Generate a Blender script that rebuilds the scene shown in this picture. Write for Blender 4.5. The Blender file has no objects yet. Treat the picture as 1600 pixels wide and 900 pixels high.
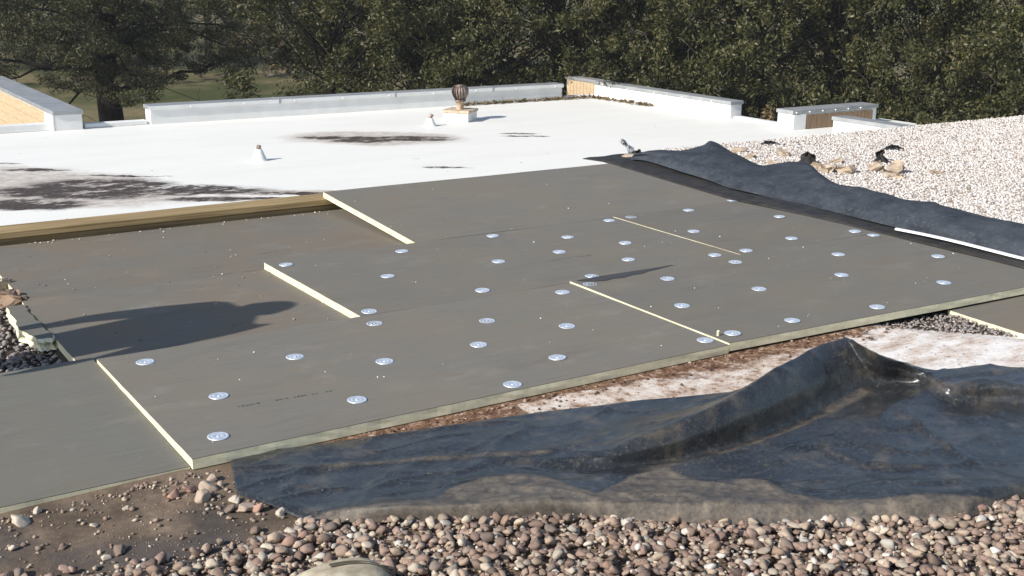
import bpy, bmesh, math, random
import numpy as np
from mathutils import Matrix, Vector, noise
random.seed(7); rng = np.random.default_rng(7)
S = bpy.context.scene
COL = S.collection
# ---------------------------------------------------------------- camera
F_PX, PITCH, ROLL, YAW = 1881.2, 0.266524, 0.01252, 0.577756
CAM = np.array([-1.15964, -3.74382, 1.64309])
_F = np.array([math.sin(YAW), math.cos(YAW), 0]); _R = np.array([math.cos(YAW), -math.sin(YAW), 0]); _U = np.array([0, 0, 1.])
FW = _F*math.cos(PITCH) - _U*math.sin(PITCH); UPV = _U*math.cos(PITCH) + _F*math.sin(PITCH)
RT = _R*math.cos(ROLL) + UPV*math.sin(ROLL); UP = UPV*math.cos(ROLL) - _R*math.sin(ROLL)
cd = bpy.data.cameras.new('camera'); cam = bpy.data.objects.new('camera', cd); COL.objects.link(cam)
cd.sensor_width = 36; cd.lens = F_PX/1600*36; cd.clip_start = 0.05; cd.clip_end = 3000
cam.matrix_world = Matrix([[RT[0], UP[0], -FW[0], CAM[0]], [RT[1], UP[1], -FW[1], CAM[1]], [RT[2], UP[2], -FW[2], CAM[2]], [0, 0, 0, 1]])
S.camera = cam
# ---------------------------------------------------------------- sky, sun, exposure
SUN_EL, SUN_AZ = math.radians(33), math.radians(7)      # light travels along +x, turned a little to +y
W = bpy.data.worlds.new('World'); S.world = W; W.use_nodes = True
nt = W.node_tree; nt.nodes.clear()
sky = nt.nodes.new('ShaderNodeTexSky'); sky.sky_type = 'NISHITA'; sky.sun_disc = False
bg = nt.nodes.new('ShaderNodeBackground'); out = nt.nodes.new('ShaderNodeOutputWorld')
nt.links.new(sky.outputs[0], bg.inputs[0]); nt.links.new(bg.outputs[0], out.inputs[0]); bg.inputs[1].default_value = 0.115
ldir = Vector((math.cos(SUN_EL)*math.cos(SUN_AZ), math.cos(SUN_EL)*math.sin(SUN_AZ), -math.sin(SUN_EL)))
sky.sun_elevation = SUN_EL
sky.sun_rotation = math.atan2(-ldir.x, -ldir.y)          # compass angle of the sun, clockwise from +y
sl = bpy.data.lights.new('sun', 'SUN'); sl.energy = 4.6; sl.angle = math.radians(0.5); sl.color = (1, .95, .87)
so = bpy.data.objects.new('sun', sl); COL.objects.link(so); so.rotation_euler = ldir.to_track_quat('-Z', 'Y').to_euler()
S.view_settings.view_transform = 'Standard'; S.view_settings.look = 'None'; S.view_settings.gamma = 1
S.view_settings.use_curve_mapping = False; S.view_settings.exposure = 0.30

# ---------------------------------------------------------------- helpers
def at(px, py, z=0.0):
    """the point at height z that the photograph shows at pixel px, py (1600 x 900)"""
    d = FW + RT*(px-800)/F_PX + UP*(450-py)/F_PX
    return CAM + d*((z-CAM[2])/d[2])
def to_px(P):
    d = P-CAM; z = d@FW; return 800+F_PX*(d@RT)/z, 450-F_PX*(d@UP)/z
def tag(o, label=None, cat=None, group=None, kind=None):
    if label: o['label'] = label
    if cat: o['category'] = cat
    if group: o['group'] = group
    if kind: o['kind'] = kind
    return o
def link(o, parent=None):
    COL.objects.link(o)
    if parent: o.parent = parent
    return o
def empty(name, loc=(0, 0, 0), rz=0):
    o = bpy.data.objects.new(name, None); o.location = loc; o.rotation_euler.z = rz; o.empty_display_size = .1
    return link(o)
def mk(name, v, f, mats, parent=None, smooth=False, mi=None):
    me = bpy.data.meshes.new(name)
    me.from_pydata([tuple(map(float, q)) for q in v], [], [tuple(map(int, q)) for q in f])
    for m in (mats if isinstance(mats, (list, tuple)) else [mats]): me.materials.append(m)
    if mi is not None: me.polygons.foreach_set('material_index', np.asarray(mi, dtype=np.int32))
    if smooth: me.polygons.foreach_set('use_smooth', np.ones(len(me.polygons), dtype=bool))
    me.update()
    return link(bpy.data.objects.new(name, me), parent)
def mk_np(name, V, Fc, mat, parent=None, smooth=False):
    """fast mesh: V (n,3) array, Fc (m,k) array with k corners for each face"""
    me = bpy.data.meshes.new(name); n, k = Fc.shape
    me.vertices.add(len(V)); me.vertices.foreach_set('co', V.astype(np.float32).ravel())
    me.loops.add(n*k); me.loops.foreach_set('vertex_index', Fc.astype(np.int32).ravel())
    me.polygons.add(n); me.polygons.foreach_set('loop_start', np.arange(0, n*k, k, dtype=np.int32))
    me.polygons.foreach_set('use_smooth', np.full(n, bool(smooth)))
    me.materials.append(mat); me.update(calc_edges=True); me.validate()
    return link(bpy.data.objects.new(name, me), parent)
BOXF = [(0, 3, 2, 1), (4, 5, 6, 7), (0, 1, 5, 4), (1, 2, 6, 5), (2, 3, 7, 6), (3, 0, 4, 7)]
def boxv(x0, x1, y0, y1, z0, z1): return [(x0, y0, z0), (x1, y0, z0), (x1, y1, z0), (x0, y1, z0), (x0, y0, z1), (x1, y0, z1), (x1, y1, z1), (x0, y1, z1)]
def box(name, b, mat, parent=None, bev=0.0):
    o = mk(name, boxv(*b), BOXF, mat, parent)
    if bev:
        m = o.modifiers.new('bevel', 'BEVEL'); m.width = bev; m.segments = 2
    return o
def gridfaces(nu, nv):
    i, j = np.meshgrid(np.arange(nu-1), np.arange(nv-1), indexing='ij')
    a = (i*nv+j).ravel()
    return np.stack([a, a+nv, a+nv+1, a+1], 1)
def tube(pts, rad, seg=6):
    P = np.asarray(pts, float); n = len(P); R = np.broadcast_to(np.asarray(rad, float), (n,))
    T = np.gradient(P, axis=0); T /= np.linalg.norm(T, axis=1, keepdims=True)+1e-9
    ref = np.array([0, 0, 1.]) if abs(T[0][2]) < .9 else np.array([1., 0, 0])
    V = []; 
    for k in range(n):
        a = np.cross(T[k], ref); a /= np.linalg.norm(a)+1e-9; b = np.cross(T[k], a)
        for s in range(seg):
            t = 2*math.pi*s/seg; V.append(P[k]+R[k]*(math.cos(t)*a+math.sin(t)*b))
    Fc = [(k*seg+s, k*seg+(s+1) % seg, (k+1)*seg+(s+1) % seg, (k+1)*seg+s) for k in range(n-1) for s in range(seg)]
    return np.array(V), np.array(Fc)
def join(parts):
    V = []; Fc = []; o = 0
    for v, f in parts: V.append(v); Fc.append(np.asarray(f)+o); o += len(v)
    return np.concatenate(V), np.concatenate(Fc)
def fbm(x, y, s=1.0, o=3, seed=0.0):
    r = 0; a = 1.0
    for k in range(o):
        r += a*noise.noise((x*s+seed, y*s-seed, seed*.37+k*9.1)); s *= 2.1; a *= .5
    return r
def icos(sub):
    bm = bmesh.new(); bmesh.ops.create_icosphere(bm, subdivisions=sub, radius=1)
    bm.verts.ensure_lookup_table(); V = np.array([v.co[:] for v in bm.verts]); Fc = np.array([[v.index for v in f.verts] for f in bm.faces]); bm.free()
    return V, Fc
# ---------------------------------------------------------------- materials
class NB:
    """tiny node-building helper"""
    def __init__(s, name):
        s.m = bpy.data.materials.new(name); s.m.use_nodes = True; s.t = s.m.node_tree; s.t.nodes.clear()
        s.o = s.n('ShaderNodeOutputMaterial'); s.b = s.n('ShaderNodeBsdfPrincipled'); s.l(s.b.outputs[0], s.o.inputs[0])
        g = s.n('ShaderNodeNewGeometry'); s.pos = g.outputs['Position']; s.isl = g.outputs['Random Per Island']; s.nor = g.outputs['Normal']
    def n(s, ty, **k):
        q = s.t.nodes.new(ty)
        for a, v in k.items(): setattr(q, a, v)
        return q
    def l(s, a, b): s.t.links.new(a, b)
    def put(s, sock, v):
        if isinstance(v, bpy.types.NodeSocket): s.l(v, sock)
        elif isinstance(v, (tuple, list)) and len(v) == 3 and sock.type == 'RGBA': sock.default_value = (*v, 1)
        else: sock.default_value = v
    def obj(s): return s.n('ShaderNodeTexCoord').outputs['Object']
    def scale(s, vec, sc, loc=(0, 0, 0), rot=(0, 0, 0)):
        m = s.n('ShaderNodeMapping'); s.l(vec, m.inputs[0]); m.inputs['Scale'].default_value = sc; m.inputs['Location'].default_value = loc; m.inputs['Rotation'].default_value = rot
        return m.outputs[0]
    def noise(s, vec, sc, det=4, rough=.55, dist=0, color=False):
        q = s.n('ShaderNodeTexNoise'); s.l(vec, q.inputs['Vector']); q.inputs['Scale'].default_value = sc; q.inputs['Detail'].default_value = det
        q.inputs['Roughness'].default_value = rough; q.inputs['Distortion'].default_value = dist
        return q.outputs['Color' if color else 'Fac']
    def ramp(s, fac, stops, interp='LINEAR'):
        q = s.n('ShaderNodeValToRGB'); q.color_ramp.interpolation = interp; e = q.color_ramp.elements
        while len(e) < len(stops): e.new(.5)
        for k, (p, c) in enumerate(stops):
            e[k].position = p; e[k].color = (*c, 1) if isinstance(c, (tuple, list)) else (c, c, c, 1)
        s.put(q.inputs[0], fac); return q.outputs[0]
    def rng(s, v, a, b, c=0., d=1., smooth=False):
        q = s.n('ShaderNodeMapRange'); q.interpolation_type = 'SMOOTHSTEP' if smooth else 'LINEAR'
        s.put(q.inputs[0], v)
        for k, x in enumerate((a, b, c, d)): q.inputs[k+1].default_value = x
        return q.outputs[0]
    def mix(s, f, a, b, mode='MIX'):
        q = s.n('ShaderNodeMix', data_type='RGBA', blend_type=mode); s.put(q.inputs[0], f); s.put(q.inputs[6], a); s.put(q.inputs[7], b); return q.outputs[2]
    def math(s, op, a, b=0.0):
        q = s.n('ShaderNodeMath', operation=op); s.put(q.inputs[0], a); s.put(q.inputs[1], b); return q.outputs[0]
    def vadd(s, a, b, sc=1.0):
        q = s.n('ShaderNodeVectorMath', operation='MULTIPLY_ADD'); s.put(q.inputs[0], b); q.inputs[1].default_value = (sc, sc, sc); s.put(q.inputs[2], a); return q.outputs[0]
    def attr(s, name): return s.n('ShaderNodeAttribute', attribute_name=name).outputs['Fac']
    def bump(s, h, st=.3, d=.01):
        q = s.n('ShaderNodeBump'); s.put(q.inputs['Height'], h); q.inputs['Strength'].default_value = st; q.inputs['Distance'].default_value = d; s.l(q.outputs[0], s.b.inputs['Normal'])
    def ellipse(s, vec, cx, cy, ang, a, b, soft=.5):
        m = s.n('ShaderNodeMapping', vector_type='TEXTURE'); s.l(vec, m.inputs[0]); m.inputs['Location'].default_value = (cx, cy, 0); m.inputs['Rotation'].default_value = (0, 0, ang); m.inputs['Scale'].default_value = (a, b, 1e3)
        q = s.n('ShaderNodeVectorMath', operation='LENGTH'); s.l(m.outputs[0], q.inputs[0])
        return s.rng(q.outputs['Value'], 1-soft, 1+soft, 1., 0., True)
    def done(s, col=None, rough=.8, metal=0., spec=None):
        if col is not None: s.put(s.b.inputs['Base Color'], col)
        s.put(s.b.inputs['Roughness'], rough); s.put(s.b.inputs['Metallic'], metal)
        if spec is not None: s.b.inputs['Specular IOR Level'].default_value = spec
        return s.m
M = {}
def facer_mat(name, base, warm):
    k = NB(name); o = k.pos
    streak = k.noise(k.scale(o, (1.2, 30, 1)), 3, 5, .65)
    blot = k.noise(o, 1.6, 5, .6); fine = k.noise(o, 190, 2, .6)
    c = k.mix(k.rng(streak, .3, .7), tuple(x*.86 for x in base), tuple(x*1.12 for x in base))
    c = k.mix(k.rng(blot, .42, .66, 0, .8), c, warm); c = k.mix(k.rng(k.noise(k.scale(o, (1, 1.6, 1), (9, 4, 0)), 2.6, 6, .7), .55, .72, 0, .35), c, (.30, .275, .235))
    c = k.mix(k.rng(k.noise(k.scale(o, (.6, 1.4, 1)), 3.3, 6, .7), .56, .70, 0, .55), c, (.19, .145, .098))
    c = k.mix(k.rng(k.noise(k.scale(o, (.5, 1.8, 1), (3, 1, 0)), 2.2, 6, .75), .55, .70, 0, .4), c, tuple(x*.7 for x in base))
    c = k.mix(k.rng(fine, .25, .75, 0, .32), c, tuple(x*.55 for x in base))
    c = k.mix(k.rng(k.noise(o, 55, 3, .7), .71, .76, 0, .5), c, (.42, .39, .33))
    rnd = k.n('ShaderNodeObjectInfo').outputs['Random']; hs = k.n('ShaderNodeHueSaturation'); k.put(hs.inputs['Value'], k.rng(rnd, 0, 1, .92, 1.07)); k.put(hs.inputs['Color'], c); c = hs.outputs[0]
    k.bump(k.math('ADD', fine, k.math('MULTIPLY', streak, .6)), .25, .002)
    return k.done(c, .82, spec=.25)
M['facer'] = facer_mat('grey_facer', (.181, .169, .147), (.197, .173, .134))
M['facer_low'] = facer_mat('grey_facer_lower', (.176, .163, .139), (.205, .162, .116))
M['facer_green'] = facer_mat('grey_facer_greenish', (.168, .163, .142), (.180, .166, .134))
k = NB('cream_foam'); c = k.mix(k.rng(k.noise(k.pos, 40, 4), .3, .7), (.66, .62, .42), (.78, .74, .55)); k.bump(k.noise(k.pos, 260, 3), .4, .002); M['foam'] = k.done(c, .9, spec=.2)
k = NB('crumb'); M['crumb'] = k.done((.74, .72, .66), .9)
k = NB('old_tan_foam'); c = k.mix(k.rng(k.noise(k.pos, 14, 5), .3, .7), (.30, .225, .16), (.56, .47, .37)); k.bump(k.noise(k.pos, 120, 4), .6, .006); M['oldfoam'] = k.done(c, .92, spec=.2)
k = NB('galvanised'); c = k.ramp(k.noise(k.pos, 60, 2), [(.3, (.60, .66, .74)), (.7, (.80, .85, .92))]); M['galv'] = k.done(c, .5, .55)
k = NB('dark_mark'); M['mark'] = k.done((.055, .053, .05), .6)
k = NB('print_ink'); M['ink'] = k.done((.105, .10, .092), .85)
# upper roof: old dirt, white coating and rusty dirt
k = NB('old_roof'); o = k.pos
n1 = k.noise(o, 3.2, 6, .62); n2 = k.noise(o, 28, 5, .7); n3 = k.noise(k.scale(o, (1, 1, 1), (4, 2, 0)), 1.5, 4, .6)
dirt = k.ramp(n1, [(.28, (.05, .045, .042)), (.42, (.115, .085, .06)), (.54, (.20, .148, .105)), (.7, (.27, .21, .15))])
dirt = k.mix(k.rng(n3, .50, .60, 0, .8), dirt, (.082, .074, .072))
dirt = k.mix(k.rng(n2, .35, .7, 0, .45), dirt, (.045, .036, .03))
white = k.ramp(k.noise(k.scale(o, (1, 2.4, 1)), 5, 6, .7), [(.32, (.36, .26, .20)), (.43, (.60, .51, .44)), (.56, (.76, .72, .68)), (.7, (.80, .78, .76))])
pink = k.ramp(k.noise(o, 14, 7, .78), [(.34, (.14, .09, .06)), (.43, (.38, .27, .20)), (.50, (.56, .46, .38)), (.60, (.70, .64, .58))])
white = k.mix(k.rng(k.math('ADD', k.attr('clean'), k.math('MULTIPLY', k.math('SUBTRACT', n1, .5), .9)), .25, .75), pink, white)
white = k.mix(k.rng(n2, .60, .68, 0, .8), white, (.22, .13, .09))
white = k.mix(k.rng(k.noise(o, 44, 3, .6), .655, .69, 0, .9), white, (.035, .028, .022))
rust = k.ramp(k.noise(k.scale(o, (1, 1, 1)), 34, 5, .75), [(.3, (.04, .022, .015)), (.44, (.13, .068, .040)), (.55, (.25, .15, .095)), (.66, (.50, .40, .31))])
c = k.mix(k.rng(k.math('ADD', k.attr('white'), k.math('MULTIPLY', k.math('SUBTRACT', n1, .5), .5)), .42, .55), dirt, white)
c = k.mix(k.rng(k.math('ADD', k.attr('rust'), k.math('MULTIPLY', k.math('SUBTRACT', k.noise(o, 9, 5, .7), .5), 1.3)), .42, .62), c, rust)
c = k.mix(k.attr('bed'), c, (.06, .05, .042))
k.bump(k.math('ADD', n2, k.math('MULTIPLY', n1, 2)), .6, .008); M['roof'] = k.done(c, .92, spec=.2)
# lower white roof with dried puddles
k = NB('white_roof'); o = k.pos
wob = k.vadd(o, k.noise(k.scale(o, (1, 1, 1), rot=(0, 0, .56)), .9, 5, .65, color=True), .9)
wob2 = k.vadd(o, k.noise(o, 3.2, 5, .7, color=True), .5)
A = -.566
wash = k.noise(k.scale(o, (.35, 1.5, 1), rot=(0, 0, .56)), 1.2, 5, .6)
c = k.mix(k.rng(wash, .45, .75, 0, .5), (.80, .79, .745), (.71, .695, .645))
tan = None; dark = None
def mx(a, b): return b if a is None else k.math('MAXIMUM', a, b)
OFF = (.45, .45); O2 = (.25, .25)
for (cx, cy, an, a, b) in [(10.1, 18.9, A, 1.8, .95), (2.7, 17.1, A, 2.2, 1.0), (2.9, 15.6, A, 2.2, .9), (1.6, 18.9, A, 2.4, .75), (6.3, 14.1, A, 1.7, .22), (4.5, 14.6, A, 1.5, .3)]:
    tan = mx(tan, k.ellipse(wob, cx+OFF[0], cy+OFF[1], an, a, b, .22))
for (cx, cy, an, a, b) in [(3.75, 16.0, A, 1.05, .42), (4.4, 15.4, A, 1.5, .26), (3.3, 15.75, A, 1.2, .30), (2.45, 15.1, A, .7, .24), (9.5, 19.25, A, .7, .16), (9.75, 18.75, A, .55, .20), (10.8, 18.45, A, .75, .2), (4.9, 14.2, A, .5, .09), (5.6, 13.9, A, .5, .06), (6.4, 13.9, A, .7, .08), (3.2, 18.2, A, .45, .07), (4.3, 16.9, A, .7, .04), (13.2, 18.0, A, .35, .06), (13.1, 17.6, A, .4, .05), (9.6, 15.0, A, .35, .06), (15.9, 11.2, A, .3, .04), (2.2, 19.6, A, .9, .05)]:
    dark = mx(dark, k.ellipse(wob2, cx+O2[0], cy+O2[1], an, a*1.1, b*1.7, .38))
st = k.noise(k.scale(o, (.9, 3, 1), rot=(0, 0, .56)), 1.8, 7, .78)
tan = k.math('MULTIPLY', tan, k.rng(st, .30, .50))
dark = k.math('MULTIPLY', dark, k.rng(k.noise(k.scale(o, (1.0, 1.9, 1), rot=(0, 0, .56)), 1.9, 9, .8), .40, .52))
c = k.mix(k.math('MULTIPLY', tan, .85), c, k.ramp(k.noise(o, 7, 4), [(.3, (.34, .28, .23)), (.7, (.60, .54, .48))]))
c = k.mix(k.rng(dark, 0, .6), c, k.ramp(k.noise(o, 16, 4), [(.35, (.022, .018, .016)), (.7, (.12, .085, .065))]))
c = k.mix(k.rng(k.noise(o, 4.7, 3, .5), .755, .775, 0, .8), c, (.1, .09, .08))
k.bump(k.noise(o, 2.2, 4), .12, .03); M['white'] = k.done(c, .62, spec=.35)
k = NB('white_flashing'); c = k.mix(k.rng(k.noise(k.pos, 2.6, 5, .6), .4, .75, 0, .6), (.80, .80, .78), (.66, .65, .62)); k.bump(k.noise(k.pos, 5, 3), .15, .02); M['flash'] = k.done(c, .6)
k = NB('grey_metal_cap'); c = k.mix(k.rng(k.noise(k.pos, 3, 4), .3, .7), (.30, .32, .33), (.42, .43, .44)); M['cap'] = k.done(c, .5, .35)
k = NB('screw_white'); M['screw'] = k.done((.85, .85, .85), .4)
k = NB('sun_bleached_siding'); c = k.mix(k.rng(k.noise(k.scale(k.pos, (1, 1, 12)), 3, 5), .3, .7), (.46, .33, .20), (.60, .47, .31)); M['siding'] = k.done(c, .85)
k = NB('brown_siding'); c = k.mix(k.rng(k.noise(k.scale(k.pos, (12, 1, 1)), 3, 5), .3, .7), (.20, .13, .075), (.33, .23, .14)); M['siding2'] = k.done(c, .85)
def timber_mat(name, a, b, d):
    k = NB(name); g = k.noise(k.scale(k.pos, (1.1, 26, 34)), 1.8, 6, .62, .6)
    c = k.ramp(g, [(.3, a), (.55, b), (.75, d)])
    kn = k.noise(k.scale(k.pos, (3.2, 9, 9)), 1.0, 2, .4); c = k.mix(k.rng(kn, .69, .75, 0, .85), c, (.07, .04, .022))
    k.bump(g, .35, .004); return k.done(c, .8)
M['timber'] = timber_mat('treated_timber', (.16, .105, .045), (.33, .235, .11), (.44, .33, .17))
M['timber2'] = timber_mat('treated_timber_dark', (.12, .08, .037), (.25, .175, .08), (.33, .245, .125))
# rubber sheet
k = NB('dusty_rubber'); o = k.pos
mott = k.noise(o, 4, 5, .65); spk = k.noise(o, 85, 5, .75); spk2 = k.noise(o, 24, 6, .8)
c = k.ramp(mott, [(.3, (.014, .0155, .018)), (.5, (.026, .029, .033)), (.7, (.046, .050, .055))])
c = k.mix(k.rng(spk2, .50, .66, 0, .6), c, (.008, .008, .009))
c = k.mix(k.rng(spk, .52, .66, 0, .75), c, (.10, .10, .095)); c = k.mix(k.rng(k.noise(k.scale(o, (1, 1, 1), (2, 9, 4)), 7, 8, .8), .52, .66, 0, .7), c, (.125, .105, .080))
dm = k.math('ADD', k.attr('dust'), k.math('MULTIPLY', k.math('SUBTRACT', k.noise(o, 13, 7, .78), .5), 1.5))
dust = k.mix(k.rng(spk2, .35, .65), (.065, .053, .042), (.27, .22, .165))
c = k.mix(k.rng(dm, .30, .95, 0, .88), c, dust)
c = k.mix(k.rng(k.noise(k.scale(o, (1, 1, 1), (7, 3, 1)), 20, 5, .75), .62, .72, 0, .55), c, (.010, .010, .010))
c = k.mix(k.rng(k.noise(o, 120, 2, .5), .745, .765, 0, .8), c, (.45, .42, .38))
k.bump(k.math('ADD', k.math('MULTIPLY', spk2, .6), k.math('MULTIPLY', spk, .25)), .3, .006)
M['rubber'] = k.done(c, k.rng(dm, .1, .8, .29, .72), spec=.55)
k = NB('blue_grey_fleece'); o = k.pos
c = k.mix(k.rng(k.noise(k.scale(o, (1, 1, 1)), 7, 6, .72), .3, .7), (.022, .027, .035), (.062, .072, .088)); c = k.mix(k.rng(k.noise(o, 45, 4, .7), .55, .75, 0, .5), c, (.16, .18, .20))
k.bump(k.noise(o, 70, 4, .7), .6, .008); M['fleece'] = k.done(c, .9, spec=.2)
k = NB('black_membrane'); c = k.mix(k.rng(k.noise(k.pos, 12, 5, .7), .35, .7), (.018, .017, .017), (.048, .044, .040)); k.bump(k.noise(k.pos, 18, 4), .3, .006); M['black'] = k.done(c, .65, spec=.3)
k = NB('white_strip'); M['strip'] = k.done((.8, .8, .79), .5)
def stone_mat(name, stops, rough=.75):
    k = NB(name); c = k.ramp(k.isl, stops)
    c = k.mix(k.rng(k.noise(k.pos, 60, 4, .6), .4, .75, 0, .35), c, (.14, .105, .085)); c = k.mix(.04, c, (.62, .50, .42)); k.bump(k.noise(k.pos, 90, 4, .6), .35, .004)
    return k.done(c, rough, spec=.3)
M['river'] = stone_mat('river_stone', [(0, (.085, .06, .05)), (.12, (.28, .19, .14)), (.22, (.15, .105, .085)), (.34, (.38, .29, .215)), (.46, (.21, .135, .108)), (.58, (.32, .225, .18)), (.68, (.48, .385, .285)), (.78, (.14, .108, .092)), (.87, (.58, .50, .39)), (.94, (.26, .24, .20)), (1, (.70, .66, .60))])
M['pale'] = stone_mat('pale_stone', [(0, (.36, .32, .28)), (.12, (.62, .585, .55)), (.35, (.74, .72, .70)), (.55, (.54, .49, .45)), (.74, (.78, .765, .75)), (.88, (.40, .32, .26)), (1, (.17, .14, .12))], .85)
M['pit'] = stone_mat('pit_stone', [(0, (.13, .12, .12)), (.3, (.22, .20, .19)), (.55, (.34, .29, .26)), (.75, (.17, .16, .17)), (.92, (.44, .38, .34)), (1, (.6, .56, .5))])
M['crust'] = stone_mat('roofing_crust', [(0, (.03, .022, .018)), (.4, (.09, .05, .032)), (.7, (.17, .10, .062)), (1, (.40, .31, .24))], .9)
k = NB('gravel_bed'); c = k.mix(k.rng(k.noise(k.pos, 30, 4), .35, .65), (.07, .055, .045), (.20, .165, .135)); M['bed'] = k.done(c, .95)
k = NB('pale_bed'); c = k.mix(k.rng(k.noise(k.pos, 26, 5), .35, .65), (.42, .36, .30), (.70, .66, .61)); M['pbed'] = k.done(c, .95)
k = NB('brown_stone'); c = k.mix(k.rng(k.noise(k.pos, 18, 4), .3, .7), (.16, .105, .07), (.30, .21, .15)); M['brown'] = k.done(c, .85)
k = NB('rusty_tin'); c = k.ramp(k.noise(k.pos, 13, 5, .65), [(.3, (.10, .075, .065)), (.5, (.22, .165, .14)), (.7, (.40, .35, .32))]); M['tin'] = k.done(c, .55, .45)
k = NB('rusty_flange'); c = k.ramp(k.noise(k.pos, 9, 5, .65), [(.3, (.26, .17, .10)), (.5, (.52, .40, .29)), (.7, (.66, .58, .47))]); M['flange'] = k.done(c, .7)
k = NB('tan_canvas'); c = k.mix(k.rng(k.noise(k.pos, 22, 5), .3, .75), (.30, .24, .16), (.60, .54, .41)); k.bump(k.noise(k.pos, 300, 2), .3, .002); M['canvas'] = k.done(c, .9)
k = NB('seam_thread'); M['thread'] = k.done((.10, .085, .06), .9)
def leaf_mat(name, stops, tr=.25, rough=.5):
    k = NB(name); col = k.mix(k.rng(k.noise(k.pos, .8, 3), .35, .65, 0, .45), k.ramp(k.isl, stops), (.05, .058, .02))
    k.done(col, rough, spec=.35)
    t = k.n('ShaderNodeBsdfTranslucent'); k.put(t.inputs[0], col); mxs = k.n('ShaderNodeMixShader'); mxs.inputs[0].default_value = tr
    k.l(k.b.outputs[0], mxs.inputs[1]); k.l(t.outputs[0], mxs.inputs[2]); k.l(mxs.outputs[0], k.o.inputs[0])
    return k.m
M['leaf'] = leaf_mat('glossy_leaf', [(0, (.036, .043, .015)), (.4, (.060, .068, .021)), (.66, (.092, .088, .028)), (.88, (.135, .118, .046)), (.97, (.20, .17, .085)), (1, (.28, .25, .16))])  # palest stops paint glints into the colour of a few leaves
M['leaf2'] = leaf_mat('olive_leaf', [(0, (.055, .062, .022)), (.45, (.095, .098, .036)), (.8, (.15, .135, .055)), (1, (.22, .175, .09))], .3, .6)
M['leafoak'] = leaf_mat('dark_oak_leaf', [(0, (.014, .020, .009)), (.5, (.042, .046, .016)), (.85, (.10, .09, .032)), (1, (.15, .12, .06))], .25, .55)
M['leafdry'] = leaf_mat('dry_leaf', [(0, (.12, .07, .03)), (.5, (.23, .15, .075)), (1, (.33, .25, .14))], .3, .7)
k = NB('dark_bark'); c = k.mix(k.rng(k.noise(k.scale(k.pos, (6, 6, 1)), 4, 5), .3, .7), (.010, .009, .007), (.028, .024, .019)); k.bump(k.noise(k.scale(k.pos, (6, 6, 1)), 6, 4), .8, .05); M['bark'] = k.done(c, .95, spec=.08)
k = NB('bare_twig'); M['twig'] = k.done((.19, .165, .135), .85)
k = NB('lawn'); o = k.pos
c = k.mix(k.rng(k.noise(o, .12, 5, .6), .42, .6), (.066, .074, .026), (.25, .195, .11)); c = k.mix(k.rng(k.noise(o, 2.5, 5, .7), .3, .7, 0, .6), c, (.045, .052, .016))
k.bump(k.noise(o, 8, 4), .7, .1); M['lawn'] = k.done(c, .95, spec=.1)
k = NB('jacket'); M['jacket'] = k.done(k.mix(k.rng(k.n('ShaderNodeSeparateXYZ').outputs[2], .8, .9), (.05, .06, .09), (.12, .12, .12)), .9)
# ---------------------------------------------------------------- setting: ground, roofs
GZ = -5.5
xs = np.array([-900, -300, -120, -60, -20, 0, 15, 30, 45, 60, 80, 110, 160, 300, 900.]); ys = np.array([-400, -60, -20, 0, 15, 30, 45, 60, 80, 110, 160, 300, 900, 2000.])
V = np.array([(x, y, GZ) for x in xs for y in ys]); g = mk_np('ground', V, gridfaces(len(xs), len(ys)), M['lawn']); tag(g, kind='structure')
ROOFZ = -2.0
lr = mk('lower_roof', boxv(-14, 19.35, 3.9, 23.3, GZ, ROOFZ), BOXF, M['white']); tag(lr, kind='structure')
nr = mk('lower_roof_notch', boxv(19.352, 22.5, 14.4, 16.1, GZ, ROOFZ-.004), BOXF, M['white']); tag(nr, kind='structure')

def gz(u, v):
    """height of the old upper roof under boards, dirt and sheets"""
    low = (u < 2.46 and v > 1.24) or (u < .01 and v > .0)
    z = -.0785 if low else -.044
    if u < -.07 and v > 1.27: z = -.125
    if v < .03:
        f = min(1, max(0, (u+1.1)/1.1)); z = -.066+f*.028 if u < .0 else -.042
        if u > 3.3: z = -.042-.030*min(1, (u-3.3)/.25)*(1 if v > -.06-(u-3.45)*1.05 else max(0, 1-(-.06-(u-3.45)*1.05-v)/.15))
        if v < -.02 and u < 1.2: z += .006*fbm(u, v, 5, 4, 3.)
    return z
ua = np.concatenate([np.arange(-9, -1.5, .5), np.arange(-1.5, 5.18, .03), [5.2]])
va = np.concatenate([np.arange(-9, -2.4, .5), np.arange(-2.4, .3, .03), np.arange(.3, 3.9, .1), [3.96]])
def rust_at(u, v):
    if u < .1 or u > 3.5 or v > .1: return 0
    w = .30 if u < 1.28 else (.08+.20*max(0, min(1, (u-1.6)/.5)))
    return max(0, 1-max(0, -v-.01)/w)*min(1, (u-.1)/.15)*(1 if u < 3.2 else (3.5-u)/.3)
def white_at(u, v):
    if u < 1.29 or v > .2 or v < -1.0-(u-1.3)*.25: return 0
    return 1.0 if (u < 3.46 or v < -.02-(u-3.46)*.98) else 0
V = []; aw = []; ar = []; ab = []
for u in ua:
    for v in va:
        V.append((u, v, gz(u, v))); aw.append(white_at(u, v)); ar.append(rust_at(u, v))
        ab.append(1. if (u > 4.9 or v > .3 or (u > 3.4 and v > -.02-(u-3.46)*.98)) else 0.)
ur = mk_np('upper_roof', np.array(V), gridfaces(len(ua), len(va)), M['roof'], smooth=True); tag(ur, kind='structure')
ac = [min(1., max(0., (q[0]-2.5)/.8+max(0, -.2-q[1])*1.2)) for q in V]
for nm, arr in (('clean', ac), ('white', aw), ('rust', ar), ('bed', ab)):
    q = ur.data.attributes.new(nm, 'FLOAT', 'POINT'); q.data.foreach_set('value', np.array(arr, dtype=np.float32))
body = mk('upper_roof_deck', boxv(-9, 5.2, -9, 3.955, GZ, -.2), BOXF, M['flash']); tag(body, kind='structure')
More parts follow.
